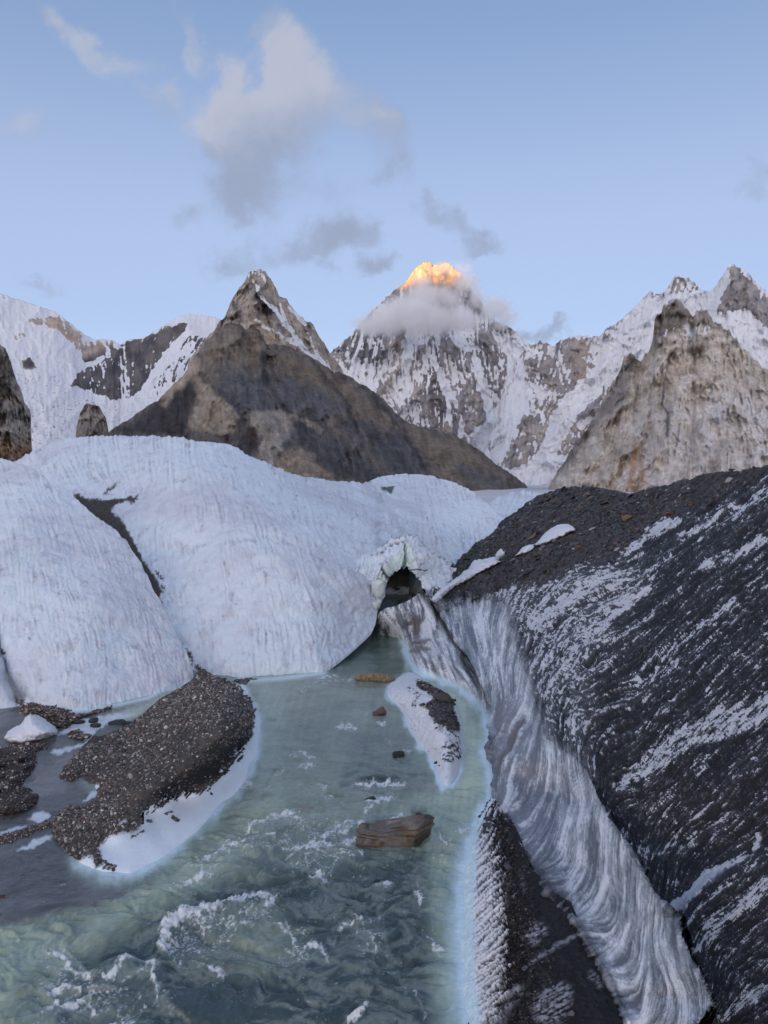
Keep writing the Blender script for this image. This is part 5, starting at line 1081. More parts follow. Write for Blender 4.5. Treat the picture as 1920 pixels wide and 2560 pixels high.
def gravel_mound():
    top = [(100, 1990), (150, 1925), (200, 1868), (231, 1848), (280, 1830), (330, 1806), (370, 1774), (405, 1747), (440, 1727), (463, 1714), (480, 1703), (489, 1688), (498, 1678), (509, 1674), (520, 1680), (535, 1694), (555, 1697), (580, 1708), (602, 1718), (618, 1738), (634, 1760), (660, 1790), (680, 1830)]
    zc = [(505, 1685, .75), (535, 1705, .9), (580, 1716, .8), (610, 1735, .5), (640, 1790, .02), (640, 1766, .05), (560, 1760, 1.9), (590, 1800, 1.7), (570, 1850, 1.75), (500, 1780, 1.5), (450, 1800, 1.25), (540, 1880, 1.5), (470, 1925, 1.35), (400, 1965, 1.1), (330, 2015, .75), (280, 2065, .5), (230, 2115, .22),
          (628, 1820, .30), (622, 1855, .25), (592, 1895, .3), (548, 1948, .28), (463, 1992, .3), (372, 2030, .3), (347, 2067, .25), (262, 2110, .18), (380, 1870, .8), (300, 1900, .45), (420, 1740, .3), (380, 1770, .2), (330, 1815, .12), (231, 1855, .02), (168, 1912, 0), (150, 1945, -.02), (197, 1945, .02), (250, 1985, .05), (235, 1975, -.03), (200, 2012, 0), (145, 2026, -.01), (125, 2080, -.02), (168, 2132, 0),
          (202, 2155, 0), (255, 2178, 0), (324, 2183, 0), (405, 2143, 0), (521, 2044, 0), (579, 1992, 0), (613, 1952, 0), (642, 1882, 0), (650, 1824, -.02), (225, 1990, -.08),
          (100, 1930, -.5), (110, 1990, -.3), (70, 2060, -.5), (120, 2160, -.5), (200, 2220, -.6), (330, 2240, -.7), (460, 2190, -.7), (600, 2060, -.7), (680, 1950, -.7), (690, 1820, -.6), (450, 2000, .22), (400, 2080, .12), (540, 1985, .12), (600, 1930, .12), (300, 2140, .08), (190, 1960, -.10), (480, 2050, .14), (360, 2120, .13), (375, 2104, .17), (410, 2110, .10), (320, 2130, .12), (430, 2080, .15), (340, 2100, .17), (420, 2040, .2), (500, 2010, .18)]
    PX, PY, z = bank(100, 690, 1680, 2260, 2.1, zc, top=top)
    V0, n = lift(PX, PY, z)
    g = fbm3(V0 * 2.4, 5, 401); g2 = fbm3(V0 * 8, 3, 402)
    body = [(509, 1672), (555, 1695), (602, 1718), (620, 1745), (630, 1775), (632, 1800), (628, 1830), (618, 1852), (592, 1890), (560, 1930), (545, 1951), (510, 1970), (463, 1991), (420, 2000), (370, 2028), (352, 2030), (345, 2040), (352, 2062), (348, 2070), (325, 2082), (290, 2084), (270, 2092), (255, 2107), (242, 2122), (250, 2130), (256, 2160), (240, 2168), (228, 2135),
            (205, 2148), (190, 2150), (160, 2130), (120, 2090), (60, 2060), (60, 1900), (150, 1800), (400, 1700), (480, 1660)]
    # serrated border: spikes point down the fall line
    ax, ay = PX + 3 * fbm(PX / 5, PY / 9, 3, 411), PY + 3 * fbm(PX / 5, PY / 9, 3, 412)
    u = (PX + .9 * PY); spike = 24 * pn2(u / 7, (PX - PY) / 60, 413) + 12 * pn2(u / 3.2, (PX - PY) / 30, 414)
    d = sdf(body, ax, ay); edge = smooth(PX, 330, 400)
    dd = d + spike * edge * smooth(-np.abs(d), -26, -2) + 5 * g2
    grav = smooth(-dd, -1.0, 1.0)
    for ln in ([(232, 2130, 3), (224, 2142, 3)], [(248, 2150, 4), (270, 2160, 2), (290, 2166, 1)], [(432, 2045, 3), (444, 2052, 3)], [(370, 2052, 2), (372, 2056, 2)], [(330, 2095, 1), (356, 2080, 1)], [(415, 2035, 1.5), (430, 2030, 1)], [(528, 1984, 1.5), (530, 1986, 1.5)], [(260, 2170, 3), (285, 2172, 2)]):
        grav = np.maximum(grav, smooth(-(dline(ln, PX + 4 * g2, PY + 4 * g) + 4 * g), -2, 1))
    for ln in ([(300, 2060, 2), (312, 2054, 3)], [(215, 1985, 4), (245, 1965, 4)]): grav = grav * (1 - smooth(-dline(ln, ax, ay), -4, 2))
    c = np.broadcast_to(np.array((.075, .072, .073)), V0.shape).copy()
    c = cmix(c, (.12, .11, .10), smooth(fbm3(V0 * .6, 3, 421), -.1, .4)); c = c * (1 + .8 * g2 + .3 * g)[..., None]
    wet_or_shade = smooth(-dline([(636, 1800, 4), (600, 1868, 12), (545, 1920, 16), (460, 1962, 12), (400, 1990, 8)], ax, ay), -18, 6)
    c = cmix(c, (.020, .021, .025), wet_or_shade * .8)  # dark band: wet margin, and shade painted on the steep right face
    ic = np.broadcast_to(np.array((.74, .84, .93)), V0.shape).copy(); ic = cmix(ic, (.55, .60, .66), smooth(g + .4 * g2, .05, .5) * .35 * smooth(-d, -60, 0))
    c = c * grav[..., None] + ic * (1 - grav[..., None])
    h = grav * (.05 * g + .035 * g2) + (1 - grav) * (.03 * g * smooth(-d, -50, 0)) + .05 * grav * smooth(z, 0, .3)
    V = V0 + n * h[..., None]
    inside = d < 24 * edge + 6
    keepg = (dd < 4); keep_ice = (dd > -6) & (d > -30)
    a = grid_mesh('gravel_mound', V, c, M_GRAVEL, keep=keepg | (grav > .05), back=10, backdir=(0, 1, -.9), backstep=.35)
    tag(a, 'rounded bank of grey gravel and pebbles on the river ice, lower left', kind='structure')
    b = grid_mesh('ice_shelf', V - n * .004 * (grav[..., None] > .5), c, M_SHELF, keep=(grav <= .6) & (d > -30) & (PX + .0 * PY > 170) & (z > -.35) & ((PX > 360) | (PY > 2060)))
    tag(b, 'white ice shelf fringing the gravel bank at the river edge', kind='structure')
    rs = np.random.RandomState(8)
    dens = grav * smooth(z, -.03, .04) * (1 - .75 * wet_or_shade)
    scatter_stones(a, V, n, dens, 290, 10500, (9, 17), rs, small_px=(3, 8.5))
    low = dens * smooth(PY - .25 * (400 - PX) * 0, 1990, 2060)
    scatter_stones(a, V, n, low, 0, 900, (9, 15), rs, small_px=(5, 10), stuffname='coarse_gravel')
    # pebbles lying on the ice
    for (x, y, w, cc, lab) in [(350, 2089, 24, (.10, .06, .04), 'flat brown stone lying on the white ice shelf'), (530, 1984, 9, (.03, .03, .035), None), (371, 2055, 9, (.05, .045, .045), None), (232, 2134, 12, (.05, .05, .055), None),
                               (225, 2142, 11, (.05, .05, .055), None), (440, 2048, 14, (.07, .06, .055), None), (430, 2042, 10, (.05, .05, .05), None), (268, 2160, 10, (.05, .045, .045), None), (284, 2172, 12, (.045, .04, .04), None), (243, 2155, 9, (.09, .08, .07), None), (302, 2086, 9, (.05, .05, .05), None), (250, 2075, 10, (.4, .4, .39), None), (362, 2033, 8, (.05, .05, .05), None)]:
        zz = .16 if lab else .12; Y = float(Yz(x, y, zz)); s = w * Y * 1.05 / F; p = P3(x, y, Y)
        single('stone', P_ROUND[int(x + y) % 7], p, rotmats(rs, 1, None, .3)[0], (s * 1.1, s * .75, s * .62), cc, b, lab)
    return a
gravel_mound()

def gravel_bars():
    rs = np.random.RandomState(18)
    bars = [('gravel_bar', 'low dark gravel bar cut by the left edge of the picture', [(-260, 1890), (0, 1868), (46, 1861), (127, 1856), (118, 1868), (90, 1880), (92, 1905), (81, 1928), (62, 1950), (58, 1966), (80, 1975), (100, 1990), (88, 2010), (69, 2028), (30, 2038), (-40, 2044), (-260, 2060)], .30, 3800, (2.4, 6), 50),
            ('gravel_bar', 'reddish brown rubble bar at the foot of the smooth ice hill', [(48, 1762), (56, 1750), (90, 1754), (145, 1762), (170, 1778), (191, 1786), (240, 1778), (282, 1764), (276, 1772), (235, 1786), (202, 1796), (178, 1812), (168, 1822), (140, 1820), (112, 1800), (84, 1790), (52, 1785)], .42, 2200, (2.4, 7), 60),
            ('gravel_bar', 'thin strip of brown gravel in the shallow stream, lower left', [(-60, 2100), (0, 2086), (60, 2070), (120, 2052), (160, 2046), (150, 2062), (90, 2080), (40, 2104), (0, 2112), (-60, 2126)], .10, 1300, (2.2, 5), 0),
            ('gravel_bar', 'short tongue of gravel reaching from the bank into the still pool', [(148, 1948), (160, 1915), (190, 1890), (240, 1862), (260, 1880), (240, 1925), (200, 1944), (180, 1955)], .16, 700, (2.4, 6), 16),
            ('gravel_bar', 'rusty stones in the melt pool between ice hill and gravel bank', [(166, 1840), (178, 1826), (200, 1830), (226, 1838), (226, 1845), (205, 1850), (180, 1848)], .22, 360, (3, 7), 24),
            ('gravel_bar', 'narrow dark spit of gravel along the foot of the fluted ice hill', [(575, 1700), (600, 1697), (640, 1695), (645, 1698), (618, 1704), (612, 1712), (590, 1708)], .12, 220, (2.2, 5), 0)]
    red = PAL.copy(); red[[1, 3, 5]] = [(.10, .05, .035), (.085, .05, .04), (.13, .07, .05)]
    for nm, lab, poly, h, cnt, sp, ns in bars:
        P = np.array(poly); x0, x1 = P[:, 0].min() - 12, P[:, 0].max() + 12; y0, y1 = P[:, 1].min() - 10, P[:, 1].max() + 10
        PX, PY = np.meshgrid(np.linspace(x0, x1, int((x1 - x0) / 2.2)), np.linspace(y0, y1, int((y1 - y0) / 1.6)))
        wx, wy = warp(PX, PY, 7, 11, int(h * 100)); d = sdf(poly, wx, wy)
        V0 = P3(PX, PY, Yz(PX, PY, 0)); g = fbm3(V0 * 1.5, 4, 55)
        z = np.where(d < 0, h * (1 - np.exp(d / 22)) * (1 + g), -.05 - .004 * d) + .02 * g
        V, n = lift(PX, PY, z); c = np.broadcast_to(np.array((.055, .05, .05)), V.shape) * (1 + g)[..., None]
        o = grid_mesh(nm, V, c, M_GRAVEL, keep=d < 9, back=3 if h > .25 else 0, backdir=(0, 1, -.9), backstep=.15); tag(o, lab, kind='structure')
        scatter_stones(o, V, n, smooth(z, -.02, .02) * (d < 2), ns, int(cnt * .75), (8, 13), rs, small_px=sp, pal=red if 'br' in lab or 'rust' in lab else PAL)
gravel_bars()

def islet():
    sh = [(x, y, 0.0) for x, y in SH_ISLE]; P = np.array(SH_ISLE, float); cen = P.mean(0)
    out = [(x + (x - cen[0]) / abs(np.hypot(x - cen[0], y - cen[1])) * 34, y + (y - cen[1]) / np.hypot(x - cen[0], y - cen[1]) * 34, -.5) for x, y in SH_ISLE[::2]]
    zc = sh + out + [(1040, 1697, .35), (1075, 1722, .72), (1105, 1745, .9), (1120, 1780, .95), (1132, 1820, .8), (1138, 1865, .6), (1125, 1905, .4), (1008, 1722, .35), (990, 1745, .22), (1040, 1775, .42), (1060, 1815, .35), (1090, 1870, .32), (1110, 1925, .25), (1108, 1955, .08), (1085, 1780, .75)]
    top = [(930, 1745), (960, 1716), (975, 1702), (1002, 1690), (1029, 1678), (1053, 1696), (1080, 1712), (1110, 1728), (1128, 1742), (1140, 1760), (1150, 1786), (1180, 1820), (1190, 1850)]
    PX, PY, z = bank(935, 1185, 1670, 2010, 1.6, zc, 8e-3, top=top)
    V0, n = lift(PX, PY, z); g = fbm3(V0 * 2.6, 4, 431); g2 = fbm3(V0 * 7, 3, 432); lump = 1 - np.abs(pn3(V0 * 3.2, 433)) * 2.4; lump2 = 1 - np.abs(pn3(V0 * 6.5, 434)) * 2.4
    ax, ay = warp(PX, PY, 5, 8, 435)
    rock = [(1040, 1700), (1056, 1700), (1082, 1714), (1112, 1730), (1140, 1748), (1136, 1758), (1130, 1775), (1146, 1812), (1148, 1825), (1135, 1832), (1110, 1822), (1090, 1810), (1075, 1790), (1070, 1775), (1050, 1768), (1048, 1760), (1072, 1758), (1084, 1745), (1068, 1732), (1052, 1722), (1042, 1712)]
    d = sdf(rock, ax, ay); m = smooth(-d + 9 * g2, -2, 3)
    d2 = sdf([(1105, 1862), (1148, 1840), (1154, 1880), (1148, 1900), (1118, 1910), (1102, 1895)], ax, ay); m = np.maximum(m, smooth(-d2, -4, 4) * smooth(g2 + .3 * lump2 * 0, .02, .14))
    d3 = dline([(1020, 1722, 3), (1046, 1738, 5), (1036, 1765, 4)], ax, ay); m = np.maximum(m, smooth(-d3, -6, 2) * smooth(g2, .12, .24))
    m = np.maximum(m, smooth(-dline([(1090, 1818, 2), (1135, 1836, 4)], ax, ay), -12, 4) * smooth(g2 + .2 * g, .05, .2))
    c = np.broadcast_to(np.array((.70, .75, .81)), V0.shape).copy(); c = cmix(c, (.60, .74, .86), smooth(-z, -.14, .02))
    c = cmix(c, (.46, .47, .52), smooth(-lump - lump2 * .5, -.5, .5) * .45 * smooth(z, .1, .25)); c = cmix(c, (.42, .42, .46), smooth(g2 - .3 * g, .15, .4) * .35 * smooth(z, .05, .2))
    rc = np.broadcast_to(np.array((.050, .045, .043)), V0.shape) * (1 + 1.2 * g2)[..., None]; c = c * (1 - m[..., None]) + rc * m[..., None]
    h = smooth(z, .03, .25) * (.075 * np.clip(lump, -1, 1) + .035 * np.clip(lump2, -1, 1)) * smooth(-np.abs(PY - 1790), -90, -10) + .04 * g + .05 * m * g2
    V = V0 + n * h[..., None]
    o = grid_mesh('ice_islet', V, np.clip(c, .01, .9), M_SHELF, back=6, backdir=(.2, 1, -1.2), backstep=.22)
    tag(o, 'elongated islet of white ice topped with dark rubble, in the river', kind='structure')
    rs = np.random.RandomState(28); scatter_stones(o, V, n, (m > .5) * (z > .05), 90, 1500, (8, 14), rs, small_px=(2.5, 7), pal=PALS * 1.1, palw=PALSW, L=SLAB + ROUND, flat=True)
    def at(x, y, zz, w, h_, cc, lab, slab=False, rot=None, asp=.7):
        Y = float(Yz(x, y, zz)); s = w * Y / F; p = P3(x, y, Y)
        Rm = rotmats(rs, 1, None, .25)[0] if rot is None else np.array([[math.cos(rot), -math.sin(rot), 0], [math.sin(rot), math.cos(rot), 0], [0, 0, 1.0]])
        single('slab' if slab else 'stone', (P_SLAB if slab else P_ROUND)[int(x + y) % 6], p, Rm, (s, s * asp, s * (1.4 if slab else h_)), cc, o, lab)
    at(1104, 1742, .98, 62, .3, (.075, .075, .08), 'long dark slab jutting over the right side of the islet', True, -.15, .42)
    at(1132, 1750, .92, 26, .3, (.04, .04, .043), None, True, 0, .4)
    at(1061, 1766, .70, 26, .5, (.10, .10, .105), 'rounded grey slab half sunk in the ice of the islet', False, .1, .6)
    at(1078, 1784, .82, 22, .5, (.085, .08, .08), None); at(1089, 1906, .42, 13, .9, (.05, .045, .045), 'dark block at the lower end of the islet'); at(1098, 1914, .33, 8, .6, (.03, .03, .03), None)
    at(1121, 1882, .55, 18, .5, (.10, .105, .10), None); at(1088, 1872, .45, 14, .8, (.62, .60, .55), 'cream white stone on the islet'); at(1087, 1886, .40, 12, .8, (.6, .62, .66), None)
    for (x, y) in [(1004, 1760), (1071, 1878), (1081, 1868), (1085, 1864), (1028, 1822), (1039, 1825), (1054, 1818), (1046, 1792), (1066, 1812), (1040, 1762), (1116, 1943), (1052, 1791), (1062, 1806)]: at(x, y, .3, 5, .6, (.03, .03, .033), None)
islet()

def ledge():
    zc = [(x, y, 0.0) for x, y in SH_RIGHT[12:]] + [(1140, 2000, -.5), (1110, 2150, -.6), (1100, 2300, -.6), (1100, 2500, -.6), (1120, 2650, -.6),
          (1224, 2030, .12), (1210, 2080, .18), (1232, 2171, .42), (1243, 2286, .46), (1249, 2402, .5), (1252, 2500, .48), (1250, 2600, .45), (1195, 2171, .16), (1195, 2300, .2), (1200, 2450, .2), (1210, 2600, .2),
          (1243, 1997, .25), (1262, 2060, .5), (1296, 2140, .68), (1300, 2250, .75), (1350, 2350, .82), (1400, 2450, .86), (1310, 2450, .72), (1460, 2560, .9), (1320, 2600, .6), (1365, 2229, .85), (1440, 2310, .9), (1510, 2425, .92), (1562, 2506, .95), (1600, 2600, .95), (1700, 2640, .95)]
    PX, PY, z = bank(1090, 1700, 1990, 2640, 2.2, zc)
    V0, n = lift(PX, PY, z); g = fbm3(V0 * 2.4, 5, 441); g2 = fbm3(V0 * 9, 3, 442)
    vx, vy = flow_field([(1250, 2200, -1, .8), (1250, 2500, -1, .6), (1400, 2300, -1, .55), (1300, 2050, -.4, 1), (1450, 2500, -1, .5)], PX, PY); gx, gy = gridflow(PX, PY, vx, vy)
    st = lic(pn2(PX / 6, PY / 6, 443) + .5 * pn2(PX / 3, PY / 3, 444), gx, gy, 12)
    fr = curve([(1990, 1235), (2026, 1226), (2083, 1222), (2171, 1236), (2286, 1247), (2402, 1252), (2480, 1240), (2560, 1225), (2640, 1222)], PY)
    fr = fr + 0
    dd = PX - fr - 16 * st - 8 * g
    wht = smooth(-dd, -6, 6)
    dark = np.broadcast_to(np.array((.016, .0155, .017)), V0.shape).copy(); dark = cmix(dark, (.050, .045, .042), smooth(g2, .0, .4)); dark = cmix(dark, (.030, .032, .039), smooth(PX - PY * .4, 350, 500) * .7)
    fx, fy = warp(PX, PY, 9, 18, 447)
    def blot(ln, v, e=12):
        nonlocal dark; dark = cmix(dark, (.42, .44, .50), smooth(-dline(ln, fx, fy), -e, 6) * v * smooth(.4 * st + g2 * 1.5 + g, -.7, .5))
    blot([(1330, 2345, 16), (1350, 2325, 14)], .85); blot([(1375, 2520, 34), (1395, 2490, 26)], .75, 22); blot([(1310, 2420, 4), (1350, 2390, 4), (1420, 2350, 3), (1440, 2340, 2)], .7, 8); blot([(1270, 2200, 4), (1262, 2260, 5)], .35, 9); blot([(1480, 2440, 5), (1500, 2460, 6)], .6, 12)
    blot([(1245, 2560, 12), (1300, 2470, 5)], .6, 14); blot([(1265, 2020, 5), (1275, 2045, 4)], .5); blot([(1300, 2180, 3), (1312, 2230, 4)], .3, 7)
    ic = np.broadcast_to(np.array((.66, .84, .95)), V0.shape).copy()
    up = smooth(PX - curve([(1990, 1235), (2083, 1190), (2171, 1185), (2286, 1178), (2402, 1180), (2560, 1196), (2640, 1200)], PY) + 6 * g, -2, 14)
    ic = cmix(ic, (.76, .79, .85), up); ic = cmix(ic, (.10, .10, .12), up * smooth(-st + 1.5 * g2 + .03 * (dd + 40), .2, 1.1) * .9)
    c = dark * (1 - wht[..., None]) + ic * wht[..., None]
    h = up * (.05 * np.clip(st, -2, 2) * smooth(-np.abs(dd), -90, 0)) + .06 * g + .04 * g2 * (1 - wht)
    V = V0 + n * h[..., None]
    bnd = [(1222, 1988), (1234, 1990), (1261, 2030), (1296, 2100), (1319, 2170), (1365, 2227), (1423, 2262), (1440, 2308), (1481, 2370), (1510, 2422), (1562, 2505), (1590, 2580), (1620, 2660), (1000, 2700), (1000, 1980)]
    keep = sdf(bnd, PX, PY) < 9
    o = grid_mesh('debris_ledge', V, np.clip(c, .01, .9), M_GRAVEL, keep=keep); tag(o, 'low ledge of black debris with a white ice fringe along the water, bottom right', kind='structure')
    rs = np.random.RandomState(38)
    scatter_stones(o, V, n, (wht < .2) * keep * smooth(1330 - PX + (PY - 2200) * .3, -20, 60), 70, 2200, (9, 17), rs, small_px=(2.5, 8), pal=PALS * .85, palw=PALSW, L=SLAB + ROUND, PM=P_SLAB + P_ROUND, flat=True)
    for (x, y, w, zz, cc) in [(1218, 2046, 26, .42, (.045, .045, .05)), (1216, 2062, 30, .36, (.06, .06, .065)), (1217, 2080, 24, .26, (.055, .055, .06)), (1270, 2166, 26, .66, (.075, .077, .083)), (1268, 2186, 24, .62, (.07, .072, .08)), (1235, 2062, 16, .4, (.04, .04, .045)), (1250, 2120, 14, .5, (.04, .04, .04)), (1251, 2220, 6, .6, (.45, .42, .35)), (1283, 2300, 5, .72, (.4, .32, .12))]:
        Y = float(Yz(x, y, zz)); s = w * Y / F
        single('slab', P_SLAB[(x + y) % 6], P3(x, y, Y), rotmats(rs, 1, None, .3)[0], (s, s * .9, s * 1.1), cc, o)
ledge()

def moraine_stones():
    PX, PY, V, n, scree, Y, c, mask, _, _sf = RS
    rs = np.random.RandomState(48); up = np.where(n[..., 2:3] < 0, -n, n)
    dens = scree * (~mask) * (PX < 1960) / (Y / 50)**1.2
    scatter_stones(SLOPE, V, up, dens, 290, 9500, (11, 30), rs, small_px=(3, 11), pal=PALS, palw=PALSW, L=SLAB, PM=P_SLAB, nm='slab', stuffname='rubble', flat=True)
    d2 = (1 - scree) * (~mask) * (PX < 1960) * smooth(-c.mean(-1), -.2, -.05)
    scatter_stones(SLOPE, V, up, d2, 0, 2500, (8, 12), rs, small_px=(1.6, 5), pal=PALS, palw=PALSW, L=ROUND, stuffname='debris', flat=True)
    H, W = PX.shape
    def idx(x, y):
        i = int(np.clip(np.searchsorted(PX[0], x), 0, W - 1)); return int(np.argmin(np.abs(PY[:, i] - y))), i
    for (x, y, w, asp, hh, cc, lab) in [(1566, 1297, 30, .8, 2.6, (.20, .15, .09), 'tan squared block on the dark moraine'), (1561, 1284, 22, .7, 1.6, (.16, .09, .06), 'brown stone leaning behind the tan block'), (1672, 1286, 32, .5, 1.3, (.20, .065, .045), 'long rusty red slab on the dark moraine'),
                                        (1727, 1262, 20, .7, 1.5, (.22, .07, .045), 'small rusty red slab near the moraine crest'), (1723, 1226, 15, .8, 2, (.45, .43, .44), 'pale pink stone near the moraine crest'), (1327, 1425, 30, .5, 1.5, (.085, .09, .10), 'smooth blue grey slab on the lower moraine'),
                                        (1438, 1366, 36, .5, 1.5, (.12, .125, .11), 'grey green slab below the upper snow patch'), (1447, 1370, 14, .7, 2, (.24, .075, .05), 'red stone beside the grey green slab'), (1540, 1362, 11, .8, 3, (.26, .13, .07), 'orange stone on the moraine'),
                                        (1338, 1380, 14, .8, 3, (.45, .36, .33), 'pinkish pebble below the snow patch'), (1354, 1364, 12, .8, 2.5, (.38, .30, .18), 'sandy stone at the foot of the snow patch'), (1342, 1364, 14, .8, 2.5, (.03, .03, .03), None), (1435, 1374, 11, .8, 2, (.5, .5, .5), None), (1218, 1374, 7, .8, 3, (.5, .5, .52), None),
                                        (1307, 1428, 8, .8, 2, (.5, .52, .56), None), (1830, 1177, 22, .7, 1.4, (.05, .048, .048), 'dark slab standing on the moraine crest'), (1886, 1167, 14, .8, 2, (.045, .045, .045), None), (1457, 1214, 14, .8, 2, (.045, .045, .045), None)]:
        j, i = idx(x, y); p = V[j, i]; s = w * float(np.linalg.norm(p - np.array([0, 0, CAMZ]))) / F
        up1 = up[j, i][None] * .5 + np.array([[0, 0, .5]]); 
        single('slab' if hh < 2 else 'stone', P_SLAB[(x + y) % 6], p + up1[0] * s * .12, rotmats(rs, 1, up1 / np.linalg.norm(up1), .2)[0] if False else np.array([[1, 0, 0], [0, 1, 0], [0, 0, 1.0]]), (s, s * asp, s * hh), cc, SLOPE, lab)
moraine_stones()

# ------------------------------------------------------------------ boulders in the river
def ico(sub):
    import bmesh
    bm = bmesh.new(); bmesh.ops.create_icosphere(bm, subdivisions=sub, radius=1); V = np.array([v.co[:] for v in bm.verts]); bm.verts.index_update()
    Fc = np.array([[v.index for v in f.verts] for f in bm.faces]); bm.free(); return V, Fc
M_ROCK = mat('river_rock', rough=.6, spec=.4, var=.5, vscale=7, bump=1.0, bscale=12, bdist=.07)
def boulder(name, label, x0, x1, yt, yb, col, seed, sub=5, sq=.75, depth=.6, strata=0, taper=0, wet_or_shade=.4, group='boulders in the river and meltwater', rough=.12, topflat=0, zb=-.25, speck=0, cat='boulder', pal=None, z_at=0.0, chips=16):
    V, Fc = ico(sub)
    Y = float(Yz((x0 + x1) / 2, yb, z_at)); u = Y / F
    w = (x1 - x0) * u * 1.02; dp = w * depth; Yc = Y + dp * .45
    # height that brings the top to its place in the view, allowing for the depth of the top face
    t_top = float(rays(0, yt)[1]); ztop = CAMZ + t_top * (Yc + dp * .22); h = max(ztop - zb, .15)
    S = np.sign(V) * np.abs(V)**sq; S /= np.maximum(np.abs(S).max(0), 1e-6)
    p = S * np.array([w / 2, dp / 2, h / 2])
    rc = np.random.RandomState(seed * 7 + 1); ext = np.array([w / 2, dp / 2, h / 2])
    for k_ in range(chips):
        nn_ = rc.randn(3); nn_ /= np.linalg.norm(nn_); e_ = p / ext; t_ = e_ @ nn_; lim_ = rc.uniform(.66, .92) * t_.max(); over = np.clip(t_ - lim_, 0, None); p = (e_ - over[:, None] * nn_ * .92) * ext
    if taper: p[:, 2] *= 1 + taper * p[:, 0] / (w / 2); p[:, 1] *= 1 + .3 * taper * p[:, 0] / (w / 2)
    q = p / w * 4
    d = rough * w * .5 * fbm3(q * .7, 4, seed) + rough * .35 * w * .5 * fbm3(q * 2.6, 4, seed + 3)
    nrm = V / np.linalg.norm(V, axis=1, keepdims=True)
    if strata:
        lay = (p[:, 2] + .10 * p[:, 0] + .05 * fbm3(q * .8, 3, seed + 9) * w) / (h / strata)
        saw = np.abs((lay % 1) - .5) * 2; d = d + .030 * w * (saw**.35 - .6) * (1 - .8 * np.abs(nrm[:, 2])) + .03 * w * pn3(np.stack([lay * 2.3, q[:, 0] * .15, q[:, 1] * .15], -1), seed)
    p = p + nrm * d[:, None]; p[:, 2] = p[:, 2] - p[:, 2].min()
    c = np.broadcast_to(np.array(col), p.shape).copy()
    m = fbm3(q * 1.2, 4, seed + 12)
    if pal:
        c = cmix(c, pal[0], smooth(m, -.05, .3)); c = cmix(c, pal[1], smooth(-m, .0, .35))
    if strata: c = c * (1 + .55 * pn3(np.stack([lay * 1.7, q[:, 0] * .3, q[:, 1] * .3], -1), seed + 2))[:, None]; c = cmix(c, np.array(col) * .25, smooth(-saw, -.22, -.02) * .8)
    if speck: c = c * (1 + speck * fbm3(q * 9, 3, seed + 15))[:, None]
    c = c * (1 + .4 * fbm3(q * 4, 3, seed + 14))[:, None]
    zw = p[:, 2] + zb
    c = cmix(c, np.array(col) * .3, smooth(-zw, -.16, -.03) * wet_or_shade)
    me = raw_mesh(name, p, Fc, np.clip(c, .01, .9)); o = link(name, me, M_ROCK)
    o.location = (float(rays((x0 + x1) / 2, yb)[0]) * Yc, Yc, zb)
    if cat: tag(o, label, cat, group)
    return o
boulder('boulder', 'big layered brown boulder lying across the river in the foreground', 889, 1093, 2054, 2122, (.15, .125, .10), 1, 6, .40, .36, 5, .28, .6, rough=.15, chips=7, pal=[(.18, .172, .165), (.18, .125, .085)], cat='boulder')
boulder('boulder', 'flat tan grainy boulder in the river below the ice arch', 885, 992, 1683, 1707, (.24, .185, .115), 2, 6, .8, .42, 0, -.1, .5, rough=.24, speck=1.3)
boulder('boulder', 'small reddish brown boulder between the tan boulder and the islet', 927, 966, 1764, 1790, (.13, .085, .075), 3, 4, .8, .8, 0, 0, .5, rough=.25, speck=.8)
boulder('boulder', 'small black boulder in the river left of the islet', 978, 1012, 1874, 1893, (.03, .032, .038), 4, 4, .75, .7, rough=.25)
boulder('boulder', 'black boulder washed over by foam upstream of the brown boulder', 903, 945, 1986, 2008, (.028, .032, .04), 5, 4, .8, .8, rough=.25, zb=-.3)
boulder('boulder', 'dark boulder just breaking the water below the brown boulder', 926, 972, 2196, 2214, (.028, .034, .045), 6, 4, .8, .8, rough=.2, zb=-.3)
boulder('boulder', 'rusty red boulder cut by the left edge of the river', -30, 22, 2233, 2252, (.12, .045, .04), 7, 4, .7, .6, rough=.2)
boulder('boulder', 'dark wave washed boulder behind the brown boulder', 1028, 1066, 2026, 2040, (.045, .05, .06), 8, 4, .8, .8, rough=.2, zb=-.3)
boulder('boulder', 'upper of two black blocks on the pool ice beside the rubble', 219, 248, 1793, 1808, (.030, .032, .036), 9, 3, .7, .8, rough=.3, zb=-.1)
boulder('boulder', 'lower of two black blocks on the pool ice beside the rubble', 224, 252, 1806, 1819, (.036, .038, .042), 10, 3, .7, .8, rough=.3, zb=-.1)
boulder('boulder', 'low black boulder leaning on the gravel bank', 221, 268, 1839, 1860, (.045, .047, .05), 11, 4, .8, .7, rough=.25, zb=-.1)
boulder('boulder', 'flat black slab at the edge of the pale melt pool', 272, 330, 1799, 1814, (.035, .037, .042), 12, 4, .7, .6, rough=.2, zb=-.1)
boulder('boulder', 'flat black stone on the rubble bar beside the ice', 181, 214, 1799, 1811, (.035, .036, .04), 13, 3, .7, .7, rough=.25, zb=-.05)
boulder('boulder', 'white flat stone in the grey shallows, lower left', 151, 168, 2208, 2216, (.34, .33, .32), 14, 3, .8, .8, rough=.2, zb=-.1)

